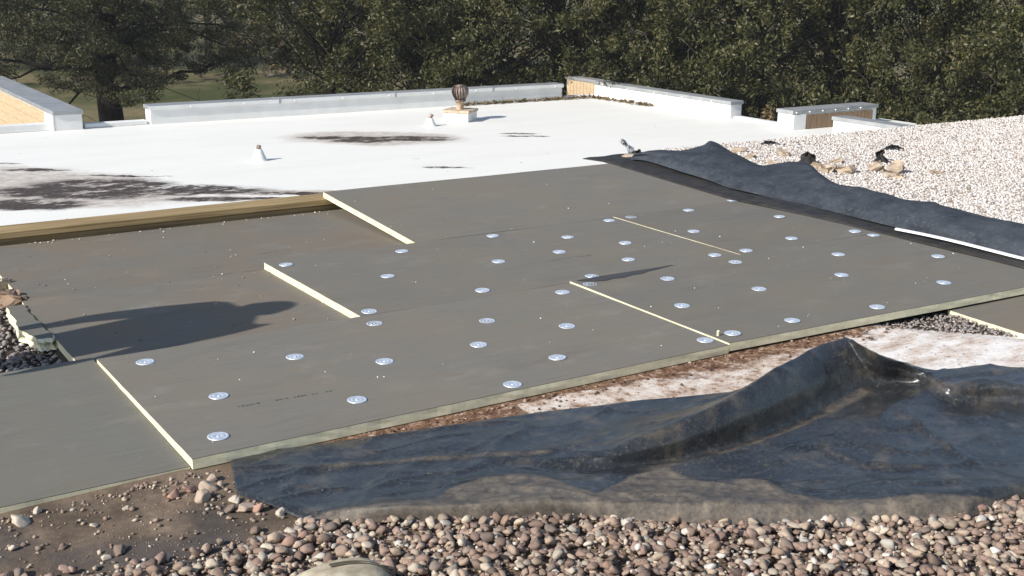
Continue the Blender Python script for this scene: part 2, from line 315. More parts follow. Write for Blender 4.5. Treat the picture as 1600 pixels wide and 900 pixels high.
GP = [(5.205, -9), (14, -9), (14, 4.87), (6.0, 4.87), (5.5, 4.3), (5.205, 3.7)]; n_ = len(GP)
pb = mk('gravel_roof', [(x, y, -3.0) for x, y in GP]+[(x, y, -.0535) for x, y in GP], [tuple(range(n_))[::-1], tuple(range(n_, 2*n_))]+[(i, (i+1) % n_, (i+1) % n_+n_, i+n_) for i in range(n_)], M['pbed']); tag(pb, kind='structure')

# ---------------------------------------------------------------- parapets of the lower roof
def parapet(name, label, b, cap=True, over=.03, capmat='cap', ztop=None):
    x0, x1, y0, y1, z0, z1 = b
    e = empty(name, ((x0+x1)/2, (y0+y1)/2, z0)); tag(e, label, 'parapet', 'parapets round the white lower roof')
    def loc(bb): return (bb[0]-e.location.x, bb[1]-e.location.x, bb[2]-e.location.y, bb[3]-e.location.y, bb[4]-z0, bb[5]-z0)
    box('wall', loc((x0, x1, y0, y1, z0-.05, z1-.05)), M['flash'], e, .012)
    if cap and y1-y0 < 1 and x1-x0 > 1 and 'siding' not in label: box('fascia', loc((x0-over+.004, x1+over-.004, y0-over-.004, y0-over+.02, z1-.10, z1-.012)), M['flash'], e, .004)
    if cap: box('metal_cap', loc((x0-over, x1+over, y0-over, y1+over, z1-.085, z1)), M[capmat], e, .01)
    return e, loc
def screws(e, loc, pts):
    me = None
    for (x, y, z, ax) in pts:
        r = .013; d = .008
        if me is None:
            bm = bmesh.new(); bmesh.ops.create_uvsphere(bm, u_segments=8, v_segments=5, radius=.018); me = bpy.data.meshes.new('screw'); bm.to_mesh(me); bm.free(); me.materials.append(M['screw'])
        o = link(bpy.data.objects.new('screw', me), e); q = loc((x, x, y, y, z, z)); o.location = (q[0], q[2], q[4])
PZ = -1.58
e, loc = parapet('parapet', 'long white parapet with grey metal cap along the back behind the turbine vent', (6.68, 17.85, 23.05, 23.42, ROOFZ, PZ))
screws(e, loc, [(x, 23.02, PZ-.06, 0) for x in np.arange(7.6, 17.6, 1.25)])
for x in (9.7, 12.75, 15.6): box('cap_joint', loc((x, x+.05, 23.012, 23.455, PZ-.105, PZ+.004)), M['cap'], e, .003)
e, loc = parapet('parapet', 'white parapet on the right side running from the corner gap to the scupper', (19.05, 19.42, 17.75, 23.2, ROOFZ, PZ))
screws(e, loc, [(19.02, y, PZ-.06, 0) for y in np.arange(18.4, 23, 1.1)])
for y in (19.4, 21.3): box('cap_joint', loc((19.016, 19.455, y, y+.05, PZ-.09, PZ+.004)), M['cap'], e, .003)
for b, lb in (((5.27, 6.62, 23.1, 23.32, ROOFZ, -1.90), 'low white kerb in the left gap between two capped parapets'), ((1.2, 4.58, 23.1, 23.32, ROOFZ, -1.84), 'low white kerb at the far left below the tan siding'),
              ((17.92, 18.98, 23.1, 23.3, ROOFZ, -1.93), 'low white kerb in the corner gap beside tan siding'), ((19.1, 19.34, 16.1, 17.68, ROOFZ, -1.93), 'low white kerb in the right gap before the bolted cap')):
    o = box('kerb', b, M['flash'], None, .02); tag(o, lb, 'kerb', 'low kerbs in the parapet gaps')
# left wall running away, tan boards on its sunny face
def sided(name, label, b, ax, planks, mat, white_to):
    """wall whose face on side ax carries boards beyond the white flashing"""
    e, loc = parapet(name, label, b)
    for q in planks: box('plank', loc(q), M[mat], e, .004)
    box('flashing_end', loc(white_to), M['flash'], e, .006)
    return e, loc
n = 7; h0, h1 = -3.4, PZ-.10
pl = [(4.585, 4.615, 23.75, 31.5, h0+(h1-h0)*i/n+.006, h0+(h1-h0)*(i+1)/n-.006) for i in range(n)]
sided('parapet', 'grey capped wall at the far left with sunlit tan board siding', (4.62, 5.2, 22.98, 31.5, ROOFZ-1.6, PZ), 0, pl, 'siding', (4.58, 4.617, 22.975, 23.74, ROOFZ-.3, PZ-.09))
pl = [(19.215, 19.245, 23.3+i*.16+.006, 23.3+(i+1)*.16-.006, ROOFZ-1.0, PZ-.10) for i in range(9)]
sided('parapet', 'stub wall with tan siding in the far corner gap', (19.25, 19.6, 23.25, 24.8, ROOFZ-1.2, PZ), 0, pl, 'siding', (19.2, 19.247, 23.202, 23.29, ROOFZ, PZ-.1))
pl = [(19.33+i*.17+.005, 19.33+(i+1)*.17-.005, 15.555, 15.585, ROOFZ+.0, PZ-.10) for i in range(13)]
e, loc = sided('parapet', 'short bolted grey cap over brown upright board siding on the right', (18.92, 21.7, 15.59, 16.05, ROOFZ, PZ+.02), 1, pl, 'siding2', (18.93, 19.32, 15.552, 15.587, ROOFZ, PZ-.08))
screws(e, loc, [(x, 15.55, PZ-.03, 0) for x in np.arange(19.0, 21.4, .42)])
parapet('parapet', 'white parapet at the right that disappears behind the pale gravel', (19.1, 19.45, 8.0, 14.55, ROOFZ, PZ))
# leaf litter lying along the parapet feet
def litter(name, label, pts, n, mat, sz=.05, sp=.08):
    P = np.array(pts); V = []; Fc = []
    for i in range(n):
        t = rng.random()*(len(P)-1); a = int(t); q = P[a]+(P[a+1]-P[a])*(t-a)+np.array([*rng.normal(0, sp, 2), 0]); s = sz*(.5+rng.random())
        ang = rng.random()*6.28; d = np.array([math.cos(ang), math.sin(ang), rng.normal(0, .5)])*s; w = np.array([-math.sin(ang), math.cos(ang), rng.normal(0, .5)])*s*.5; q[2] += s*.45+rng.random()*.03
        b = len(V); V += [q-d, q+w, q+d, q-w]; Fc.append((b, b+1, b+2, b+3))
    o = mk_np(name, np.array(V), np.array(Fc), mat); tag(o, label, 'leaf litter', kind='stuff'); return o
litter('leaf_litter', 'brown leaf litter along the foot of the back parapet', [(14.6, 22.95, ROOFZ), (18.6, 22.95, ROOFZ)], 420, M['leafdry'], .05, .06)
litter('leaf_litter', 'dry leaf litter along the foot of the right parapet', [(18.8, 23.0, ROOFZ), (18.95, 20.6, ROOFZ)], 260, M['leafdry'], .05, .07)

# ---------------------------------------------------------------- turbine vent and pipe boots
def lathe(prof, seg=20):
    V = []; Fc = []
    for r, z in prof:
        for s in range(seg): a = 2*math.pi*s/seg; V.append((r*math.cos(a), r*math.sin(a), z))
    for i in range(len(prof)-1):
        for s in range(seg): Fc.append((i*seg+s, i*seg+(s+1) % seg, (i+1)*seg+(s+1) % seg, (i+1)*seg+s))
    return np.array(V), np.array(Fc)
t = empty('turbine_vent', (13.16, 20.53, ROOFZ), math.radians(-50.5)); tag(t, 'rusty spinning turbine vent on a white boxed kerb in the middle of the lower roof', 'roof vent')
box('kerb_box', (-.31, .31, -.31, .31, -.02, .20), M['flash'], t, .012)
box('flange', (-.335, .335, -.335, .335, .202, .262), M['flange'], t, .01)
v, f = lathe([(.085, .26), (.085, .42), (.11, .425), (.11, .44)]); mk_np('neck', v, f, M['flange'], t, True)
v, f = lathe([(.115, .44), (.135, .45), (.135, .475), (.10, .478)]); ring = mk_np('lower_ring', v, f, M['tin'], t, True)
v, f = lathe([(.0, .835), (.05, .83), (.10, .815), (.135, .795), (.12, .79)]); mk_np('top_cap', v, f, M['tin'], t, True)
vm = None
for i in range(18):
    a0 = 2*math.pi*i/18
    if vm is None:
        V = []; Fc = []
        for j in range(9):
            q = j/8; z = .465+q*.335; r = .085+.105*math.sin(math.pi*min(1, (q**1.2)*.80+.05))
            for w in (-.5, .5):
                a = w*.30; rr = r+(.014 if w > 0 else -.018); V.append((rr*math.cos(a), rr*math.sin(a), z))
        Fc = [(2*j, 2*j+1, 2*j+3, 2*j+2) for j in range(8)]
        o = mk('vane', V, Fc, M['tin'], t, True); md = o.modifiers.new('thick', 'SOLIDIFY'); md.thickness = .004; vm = o
    else:
        o = vm.copy(); COL.objects.link(o); o.parent = t; o.rotation_euler.z = a0
def boot(loc, h, label, lean):
    e = empty('pipe_boot', loc); tag(e, label, 'pipe boot', 'white pipe boots on the lower roof')
    v, f = lathe([(.17, 0), (.155, .012), (.135, .035), (.07, h*.92), (.06, h), (.045, h+.004)], 18); mk_np('boot', v, f, M['flash'], e, True)
    v, f = tube([(0, 0, h-.05), (lean*.3, 0, h+.03), (lean, 0, h+.075)], [.042, .042, .04], 10); mk_np('pipe', v, f, M['tin'], e, True)
boot((6.95, 17.3, ROOFZ), .21, 'white cone pipe boot left of the brown puddle stain', .01)
boot((12.05, 19.98, ROOFZ), .18, 'white cone pipe boot with bent pipe just left of the turbine vent', .06)

# ---------------------------------------------------------------- timber nailers under the board edge
def timber(name, label, b, mat, sag):
    x0, x1, y0, y1, z0, z1 = b; n = 40; V = []; Fc = []
    for i in range(n+1):
        x = x0+(x1-x0)*i/n; s = sag*math.sin(i*.23+1)+.002*noise.noise((x*2, y0, z0*9))
        V += [(x, y0+s, z0), (x, y1+s, z0), (x, y1+s-.004, z1), (x, y0+s+.004, z1)]
    for i in range(n):
        a = 4*i; Fc += [(a, a+4, a+5, a+1), (a+1, a+5, a+6, a+2), (a+2, a+6, a+7, a+3), (a+3, a+7, a+4, a)]
    Fc += [(0, 1, 2, 3), (4*n+3, 4*n+2, 4*n+1, 4*n)]
    o = mk(name, V, Fc, M[mat]); m = o.modifiers.new('bevel', 'BEVEL'); m.width = .004; m.segments = 2; m.limit_method = 'ANGLE'
    return tag(o, label, 'timber', 'timber nailers along the roof edge')
timber('timber_plank', 'upper treated timber plank along the roof edge, knots in its face', (-4, 4.70, 3.735, 3.952, .004, .044), 'timber', .006)
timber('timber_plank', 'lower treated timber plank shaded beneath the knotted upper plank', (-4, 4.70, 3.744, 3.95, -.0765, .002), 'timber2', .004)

# ---------------------------------------------------------------- insulation boards
TH = .038
def board(label, cs, zs, mat, seed, jag=.0015, parent_print=()):
    """cs: plan corners near-left, near-right, far-right, far-left; zs: their top heights"""
    cs = np.array(cs, float); zs = np.array(zs, float); nu, nv = 42, 22
    c0 = cs.mean(0); e = empty('insulation_board', (c0[0], c0[1], zs.min()-TH)); tag(e, label, 'insulation board', 'grey faced insulation boards')
    V = []
    for i in range(nu):
        for j in range(nv):
            s, t = i/(nu-1), j/(nv-1); w = np.array([(1-s)*(1-t), s*(1-t), s*t, (1-s)*t]); p = w@cs; z = w@zs+.0016*fbm(p[0], p[1], 1.3, 2, seed)
            d = np.zeros(2)
            if i in (0, nu-1): d[0] += jag*noise.noise((p[1]*30, seed, 1.))
            if j in (0, nv-1): d[1] += jag*noise.noise((p[0]*30, seed, 5.))
            V.append((p[0]+d[0]-c0[0], p[1]+d[1]-c0[1], z-e.location.z))
    V = np.array(V); gf = gridfaces(nu, nv)
    rim = [i*nv for i in range(nu)]+[(nu-1)*nv+j for j in range(1, nv)]+[i*nv+nv-1 for i in range(nu-2, -1, -1)]+[j for j in range(nv-2, 0, -1)]
    R = np.array(rim); m = len(R)
    # facer: thin paper sheet on top
    top = V.copy(); top[:, 2] += .0015
    Vf = np.concatenate([top, V[R]+[0, 0, -.0005]]); n0 = len(V)
    side = np.array([(R[k], n0+k, n0+(k+1) % m, R[(k+1) % m]) for k in range(m)])
    mk_np('facer', Vf, np.concatenate([gf, side]), M[mat], e, False)
    # foam core below it
    bot = V[R].copy(); bot[:, 2] -= TH
    mid = V[R].copy(); mid[:, 2] -= TH*.5; mid[:, :2] += rng.normal(0, .0012, (m, 2))
    Vc = np.concatenate([V[R]+[0, 0, -.001], mid, bot])
    side = np.array([(k, m+k, m+(k+1) % m, (k+1) % m) for k in range(m)]+[(m+k, 2*m+k, 2*m+(k+1) % m, m+(k+1) % m) for k in range(m)])
    o = mk_np('foam_core', Vc, side, M['foam'], e, False)
    return e
def rect(u0, u1, v0, v1): return [(u0, v0), (u1, v0), (u1, v1), (u0, v1)]
WB, LB = 1.2192, 2.4384; g = .002
B1 = board('front board of the top layer with a cream corner at its lower left', rect(0, LB-g, 0, WB-g), (0, 0, .003, .003), 'facer', 1)
B2 = board('front right board of the top layer, its cream left edge standing slightly proud', [(LB, .0), (2*LB, -.09), (2*LB, WB-g), (LB, WB-g)], (.009, .004, .003, .013), 'facer', 2)
B3 = board('middle board of the top layer with a thick cream left edge', rect(1.2244, 3.6628-g, WB, 2*WB-g), (.003, .003, .003, .003), 'facer', 3)
B4 = board('middle right board of the top layer beside the dark membrane strip', rect(3.6628, 5.22, WB, 2*WB-g), (.007, .003, .003, .009), 'facer', 4)
B5 = board('back board of the top layer sloping up onto the timber plank', [(2.179, 2*WB), (4.95, 2*WB), (4.80, 3.80), (2.20, 3.80)], (.004, .004, .084, .084), 'facer', 5)
B7 = board('lower board at the far left front with a thin greenish front edge', rect(-2.44, -.004, .02, 1.29), (-.035, -.034, -.012, -.034), 'facer_green', 7)
B8 = board('exposed lower layer board crossed by the long shadow', rect(-.055, 2.40, 1.297, 2.433), (-.036, -.036, -.036, -.036), 'facer_low', 8, .004)
B9 = board('exposed lower layer board along the foot of the timber', rect(-.045, 2.40, 2.434, 3.735), (-.036, -.036, -.036, -.036), 'facer_low', 9, .004)
B10 = board('lower board at the right edge below the thick cream edge', [(3.87, -.62), (6.0, -.72), (6.0, -.13), (3.90, -.035)], (-.050, -.05, -.045, -.045), 'facer_low', 10, .006)
# printed dashes and a dark wedge on the boards: flat print, thin sheets on the facer
def dashes(bd, p0, p1, n, h, z):
    p0 = np.array(p0); p1 = np.array(p1); d = (p1-p0)/n; L = np.linalg.norm(d); dn = d/L; w = np.array([-dn[1], dn[0]])
    V = []; Fc = []
    for i in range(n):
        if rng.random() < .22: continue
        a = p0+d*i; b = a+d*(.3+.4*rng.random()); hh = h*(.5+.5*rng.random())
        k = len(V)
        for q in (a, b, b+w*hh, a+w*hh): V.append((q[0]-bd.location.x, q[1]-bd.location.y, z-bd.location.z))
        Fc.append((k, k+1, k+2, k+3))
    tag(mk('print', V, Fc, M['ink'], bd), kind='stuff')
q0 = at(372, 637); q1 = at(520, 612); dashes(B1, q0[:2], q1[:2], 26, .012, .0042)
q0 = at(862, 409); q1 = at(925, 400); dashes(B3, q0[:2], q1[:2], 20, .010, .0072)
q0 = at(410, 397, -.035); q1 = at(465, 389, -.035); dashes(B9, q0[:2], q1[:2], 18, .012, -.0315)
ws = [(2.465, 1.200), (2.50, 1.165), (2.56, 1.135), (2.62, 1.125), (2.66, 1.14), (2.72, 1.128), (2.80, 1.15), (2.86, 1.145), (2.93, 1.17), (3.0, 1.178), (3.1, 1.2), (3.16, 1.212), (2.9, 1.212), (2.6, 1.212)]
mk('dark_wedge', [(x-B2.location.x, y-B2.location.y, .0175-.0115*(x-LB)/LB*1.0-B2.location.z) for x, y in ws], [tuple(range(len(ws)))], M['mark'], B2)  # flat dark wedge along the seam, ragged on its near side

# ---------------------------------------------------------------- fastener plates
PL = [(227,565),(461,557),(601,564),(342,618),(558,624),(341,681),(801,600),(748,538),(871,558),(761,501),(886,509),(585,505),(577,486),(754,453),(879,456),(922,444),(925,431),(606,431),(447,413),(628,392),(779,408),(874,393),(770,368),(887,370),(952,344),(986,339),(977,379),(982,405),(1043,435),(1066,477),(1076,328),(1084,361),(1117,398),(1149,409),(1166,391),(1186,451),(1237,372),(1218,338),(1144,313),(1310,397),(1315,429),(1336,361),(1365,367),(1238,500),(1145,520),(1102,531),(1371,479),(1466,400),(1475,441)]
BN = {'B1': 'front board', 'B2': 'front right board', 'B3': 'middle board', 'B4': 'middle right board', 'B5': 'back board'}
def topz(u, v):
    if v > 2*WB: return .004+(v-2*WB)/(3.80-2*WB)*.08, 'B5'
    if v > WB: return (.003, 'B3') if u < 3.66 else (.006, 'B4')
    return (.001, 'B1') if u < LB else (.0105-.007*(u-LB)/LB, 'B2')
items = []
for (x, y) in PL:
    z = 0
    for _ in range(3): p = at(x, y, z+.004); z, b = topz(p[0], p[1])
    items.append((b, x, p, z))
ORD = ['first', 'second', 'third', 'fourth', 'fifth', 'sixth', 'seventh', 'eighth', 'ninth', 'tenth', 'eleventh', 'twelfth', 'thirteenth', 'fourteenth', 'fifteenth', 'sixteenth', 'seventeenth', 'eighteenth']
v, f = lathe([(.0385, .0), (.038, .0016), (.035, .0028), (.031, .0022), (.027, .0004), (.023, .0018), (.019, .0027), (.014, .0016), (.010, .0003), (.0, .0003)], 28)
PM = None
for b in BN:
    its = sorted([i for i in items if i[0] == b], key=lambda q: q[1])
    for n_, (bb, x, p, z) in enumerate(its):
        e = empty('fastener_plate', (p[0], p[1], z+.0022), rng.random()*6); e.rotation_euler.x = (.068 if b == 'B5' else 0)+rng.normal(0, .012); e.rotation_euler.y = rng.normal(0, .012)
        tag(e, f'round galvanised fastener plate on the {BN[b]}, {ORD[n_]} from the left', 'fastener plate', 'round fastener plates on the boards')
        if PM is None:
            o = mk_np('disc', v, f, M['galv'], e, True); PM = o.data
            hv, hf = lathe([(.0065, .0004), (.0065, .0014), (.004, .0022), (.0, .0023)], 10); o2 = mk_np('screw_head', hv, hf, M['galv'], e, True); PS = o2.data
        else:
            link(bpy.data.objects.new('disc', PM), e); link(bpy.data.objects.new('screw_head', PS), e)

# ---------------------------------------------------------------- stones
def stone_shapes(sub, n, amp=.5):
    V, Fc = icos(sub); r = []
    for k in range(n):
        d = np.array([1+amp*noise.noise(Vector(q)*1.15+Vector((k*7.3, 0, 0)))+amp*.35*noise.noise(Vector(q)*2.7+Vector((0, k*5.1, 0))) for q in V]); q = V*d[:, None]
        for _ in range(4):
            nn = rng.normal(0, 1, 3); nn /= np.linalg.norm(nn); cc = .5+.35*rng.random(); ex = np.maximum(q@nn-cc, 0); q = q-ex[:, None]*nn*.9
        r.append(q)
    return r, Fc
SH0, SF0 = stone_shapes(1, 10); SH1, SF1 = stone_shapes(2, 12); SH2, SF2 = stone_shapes(3, 14)
def stones(name, pts, sizes, mat, shapes, Fc, flat=.72):
    n = len(pts); nvv = len(shapes[0]); V = np.empty((n, nvv, 3))
    for i in range(n):
        s = shapes[rng.integers(len(shapes))]*(np.array([1+.35*rng.random(), .8+.3*rng.random(), flat*(.75+.4*rng.random())])*sizes[i])
        a, b = rng.random()*6.283, rng.normal(0, .35); ca, sa, cb, sb = math.cos(a), math.sin(a), math.cos(b), math.sin(b)
        s = s@np.array([[cb, 0, sb], [0, 1, 0], [-sb, 0, cb]]).T@np.array([[ca, -sa, 0], [sa, ca, 0], [0, 0, 1]]).T
        V[i] = s+pts[i]
    FF = (Fc[None]+(np.arange(n)*nvv)[:, None, None]).reshape(-1, 3)
    return mk_np(name, V.reshape(-1, 3), FF, mat, None, True)
def edge_v(u):
    xs_ = [-3, -.69, -.45, -.19, .17, .30, .82, 1.36, 2.09, 2.6, 4]; ys_ = [-.25, -.42, -.52, -.57, -.55, -.60, -.90, -1.29, -1.58, -1.75, -2.2]
    return float(np.interp(u, xs_, ys_))
P = []; Sz = []; near = []
step = .0225
for u in np.arange(-1.3, 3.0, step):
    for v in np.arange(-2.6, -.2, step):
        q = np.array([u, v])+rng.normal(0, .008, 2); ppx, ppy = to_px(np.array([q[0], q[1], -.03]))
        if ppx < -260 or ppx > 1860 or ppy > 1080: continue
        ev = edge_v(q[0])
        if q[1] > ev+.03: continue
        dd = ev-q[1]
        if q[0] < .35 and rng.random() > .25+dd*6: continue
        for lay in range(2):
            s = .0125*(.28+1.35*rng.random()**2)
            qq = q+rng.normal(0, .006, 2)
            P.append((qq[0], qq[1], gz(qq[0], qq[1])+(s*.45 if lay == 0 else min(1, dd*8+.2)*.020*rng.random()**.5+s*.45)+rng.random()*.006)); Sz.append(s)
P = np.array(P); Sz = np.array(Sz)
o = stones('river_gravel', P, Sz, M['river'], SH1, SF1); tag(o, 'loose brown and cream river gravel across the foreground', 'gravel', kind='stuff')
# single stones lying on the bare dirt
LS = [(325,760,.024,'smooth white pebble on the dirt near the sheet corner'),(187,858,.020,'dark rounded pebble alone on the dirt'),(33,813,.026,'flat pale stone at the left edge below the lower board'),(453,830,.024,'pale tan pebble on the dirt under the sheet corner'),(316,775,.028,'flat brown stone just below the white pebble'),(297,763,.022,'reddish brown stone left of the white pebble'),(331,747,.022,'flat tan stone above the white pebble'),(383,792,.024,'brown round pebble beside the cut edge of the sheet'),(367,781,.018,'small cream pebble beside the cut edge of the sheet'),(402,793,.022,'pinkish pebble under the cut edge of the sheet'),(438,800,.018,'cream chip at the bottom tip of the sheet'),(272,772,.020,'tan pebble on the dirt left of the reddish stone'),(98,853,.012,'small white pebble on the dark dirt patch'),(166,870,.012,'small pale pebble below the dark rounded pebble'),(148,820,.012,'small pale pebble in the middle of the dirt'),(196,793,.010,'tiny stone on the pale dirt'),(57,797,.014,'cream pebble below the edge of the lower board'),(20,855,.015,'cream pebble at the far left of the dirt'),(345,757,.014,'small tan pebble right of the white pebble'),(358,795,.020,'grey brown pebble below the sheet corner'),(447,852,.030,'large pink stone at the top of the gravel'),(470,838,.022,'rosy stone behind the large pink stone')]
for (x, y, s, lb) in LS:
    p = at(x, y, -.045); z = gz(p[0], p[1]); p = at(x, y, z+s*.5)
    o = stones('stone', np.array([[0, 0, 0]]), [s], M['river'], SH2, SF2); o.location = (p[0], p[1], z+s*.42); tag(o, lb, 'stone', 'single stones on the dirt')
    c_ = [(.62, .58, .52), (.20, .15, .12), (.42, .33, .26)]['white' in lb and 0 or ('dark' in lb or 'grey' in lb) and 1 or 2]
    if 'pink' in lb or 'ros' in lb or 'redd' in lb: c_ = (.40, .25, .19)
    if 'cream' in lb or 'pale' in lb: c_ = (.55, .48, .39)
    k = NB('single_stone'); o.data.materials[0] = k.done(k.mix(k.rng(k.noise(k.pos, 70, 4), .3, .75, 0, .5), c_, tuple(q*.5 for q in c_)), .75, spec=.3)
P = []; Sz = []
for i in range(900):                                   # grit scattered over the dirt
    u = rng.uniform(-1.0, .3); v = rng.uniform(-.62, .0)
    if v > -.03 or rng.random() < .3 and u < -.4: continue
    s = .0020+.0095*rng.random()**4; P.append((u, v, gz(u, v)+s*.4)); Sz.append(s)
for i in range(150):
    u = rng.uniform(-1.0, -.0); v = rng.normal(-.05, .03)
    if v > -.02: continue
    s = .003+.007*rng.random()**2; P.append((u, v, gz(u, v)+s*.4)); Sz.append(s)
o = stones('dirt_grit', np.array(P), Sz, M['river'], SH0, SF0); tag(o, 'small grit scattered over the brown dirt', 'grit', kind='stuff')
P = []; Sz = []
for i in range(700):                                   # crumbs of old roofing on the bare strip
    u = rng.uniform(.35, 3.5); v = -.012-abs(rng.normal(0, .10)) if u > 1.3 else -.012-abs(rng.normal(0, .05))
    s = .0018+.0075*rng.random()**4; P.append((u, v, gz(u, v)+s*.4)); Sz.append(s)
o = stones('strip_crumbs', np.array(P), Sz, M['crust'], SH0, SF0); tag(o, 'dark brown crumbs of old roofing on the bare strip before the boards', 'crumbs', kind='stuff')
# pit of grey gravel at the left
P = []; Sz = []
for i in range(3400):
    u = rng.uniform(-.95, -.065); v = rng.uniform(1.31, 3.4); s = .006+.010*rng.random()
    P.append((u, v, -.122+s*.5+rng.random()*.022+.014*noise.noise((u*6, v*6, 0)))); Sz.append(s)
o = stones('pit_gravel', np.array(P), Sz, M['pit'], SH0, SF0); tag(o, 'dark grey gravel in the gap at the left between boards', 'gravel', kind='stuff')
P = []; Sz = []
for i in range(900):
    u = rng.uniform(3.4, 3.95); v = rng.uniform(-.5, -.02)
    if v < -.04-(u-3.44)*.98: continue
    s = .004+.006*rng.random(); P.append((u, v, gz(u, v)+s*.5+rng.random()*.008)); Sz.append(s)
o = stones('gap_gravel', np.array(P), Sz, M['pit'], SH0, SF0); tag(o, 'small dark gravel in the gap before the right lower board', 'gravel', kind='stuff')
# pale gravel of the roof at the right
P = []; Sz = []
for u in np.arange(5.22, 12.6, .0235):
    for v in np.arange(-.5, 4.86, .0235):
        if v < 4.2-(u-5.6)*.95-1.2 and u < 9.5 and v < .4: continue
        q = np.array([u, v])+rng.normal(0, .011, 2)
        if q[1] > 4.85 or q[1] > 3.7+(q[0]-5.2)*1.45 or (q[1] < -.2+(q[0]-5)*.25 and q[0] > 6.5): continue
        s = .0100*(.6+.7*rng.random()); P.append((q[0], q[1], -.0545+s*.35+rng.random()*.005)); Sz.append(s)
V0, F0 = icos(1); SHp = [V0*(1+.3*rng.normal(0, .5, (len(V0), 1))) for _ in range(8)]
bmi = bmesh.new(); bmesh.ops.create_icosphere(bmi, subdivisions=1, radius=1); bmi.free()
def ico12():
    t_ = (1+5**.5)/2; v = np.array([(-1, t_, 0), (1, t_, 0), (-1, -t_, 0), (1, -t_, 0), (0, -1, t_), (0, 1, t_), (0, -1, -t_), (0, 1, -t_), (t_, 0, -1), (t_, 0, 1), (-t_, 0, -1), (-t_, 0, 1)])/1.9
    f = np.array([(0, 11, 5), (0, 5, 1), (0, 1, 7), (0, 7, 10), (0, 10, 11), (1, 5, 9), (5, 11, 4), (11, 10, 2), (10, 7, 6), (7, 1, 8), (3, 9, 4), (3, 4, 2), (3, 2, 6), (3, 6, 8), (3, 8, 9), (4, 9, 5), (2, 4, 11), (6, 2, 10), (8, 6, 7), (9, 8, 1)]); return v, f
v12, f12 = ico12(); SH12 = [v12*(1+rng.normal(0, .15, (12, 1))) for _ in range(10)]
o = stones('pale_gravel', np.array(P), Sz, M['pale'], SH12, f12); tag(o, 'pale whitish gravel covering the roof at the right', 'gravel', kind='stuff')

# ---------------------------------------------------------------- sheets (rubber, fleece) from control grids
def catmull(C, n):
    C = np.asarray(C, float); m = len(C); T = np.linspace(0, m-1, n); r = []
    for t in T:
        i = min(int(t), m-2); f = t-i; a, b, c, d = C[max(i-1, 0)], C[i], C[i+1], C[min(i+2, m-1)]
        r.append(.5*((2*b)+(c-a)*f+(2*a-5*b+4*c-d)*f*f+(3*b-a-3*c+d)*f**3))
    return np.array(r)
def seg_dist(P, poly):
    best = np.full(len(P), 9.); tt = np.zeros(len(P))
    for k in range(len(poly)-1):
        a, b = poly[k], poly[k+1]; ab = b-a; t = np.clip(((P-a)@ab)/(ab@ab), 0, 1); d = np.linalg.norm(P-(a+t[:, None]*ab), axis=1)
        m_ = d < best; best = np.where(m_, d, best); tt = np.where(m_, (k+t)/(len(poly)-1), tt)
    return best, tt
def sheet(name, cols, nu, nv, mat, wr, thick, wseed=0., creases=(), sharp=0., dustline=None, duststreak=(), zmin=-1, ridge=0.):
    """cols: list of columns, each a list of (px, py, z)"""
    G = np.array([[at(q[0], q[1], q[2]) for q in c] for c in cols])
    def interp(C, n):
        T = np.linspace(0, len(C)-1, n); lin = np.stack([np.interp(T, np.arange(len(C)), C[:, k]) for k in range(C.shape[1])], 1)
        return catmull(C, n)*(1-sharp)+lin*sharp
    A = np.array([interp(G[:, j], nu) for j in range(G.shape[1])])
    B = np.array([interp(A[:, i], nv) for i in range(nu)])
    for i in range(nu):
        for j in range(nv):
            x, y = B[i, j, 0], B[i, j, 1]; ed = min(1, j/3, (nv-1-j)/3)
            B[i, j, 2] += ed*wr*(fbm(x, y, 3.0, 4, wseed)+1.1*(abs(noise.noise((x*2.2+y*1.3, y*4.2-x, wseed)))-.25)+.5*(abs(noise.noise((x*6+y*3, y*9-x*2, wseed+3)))-.25)+ridge*((1-abs(noise.noise((x*1.6+y*2.1, y*3.1-x*.9, wseed+7))))**14+.7*(1-abs(noise.noise((x*3.1-y*1.7, y*5.3+x*1.2, wseed+11))))**12))
    V = B.reshape(-1, 3); px, py = to_px(V); XY = V[:, :2].copy()
    for poly, amp, w in creases:
        pl = np.array([at(x, y, 0.0)[:2] for x, y in poly]); d, t = seg_dist(XY, pl); V[:, 2] += amp*np.exp(-(d/w)**1.3)*np.sin(np.pi*np.clip(t*.96+.02, 0, 1))**.5
    V[:, 2] = np.maximum(V[:, 2], zmin)
    o = mk_np(name, V, gridfaces(nu, nv)[:, ::-1], mat, None, True)
    du = np.zeros(len(V))
    if dustline:
        L = np.array(dustline); du = np.clip((py-np.interp(px, L[:, 0], L[:, 1]))/7+.5, 0, 1)*.72
        for poly, w, a in duststreak:
            pl = np.array([at(x, y, 0.0)[:2] for x, y in poly]); d, t = seg_dist(XY, pl); du = np.maximum(du, a*np.exp(-(d/w)**2))
    q = o.data.attributes.new('dust', 'FLOAT', 'POINT'); q.data.foreach_set('value', du.astype(np.float32))
    s = o.modifiers.new('thick', 'SOLIDIFY'); s.thickness = thick; s.offset = -1
    return o
Z0 = -.034
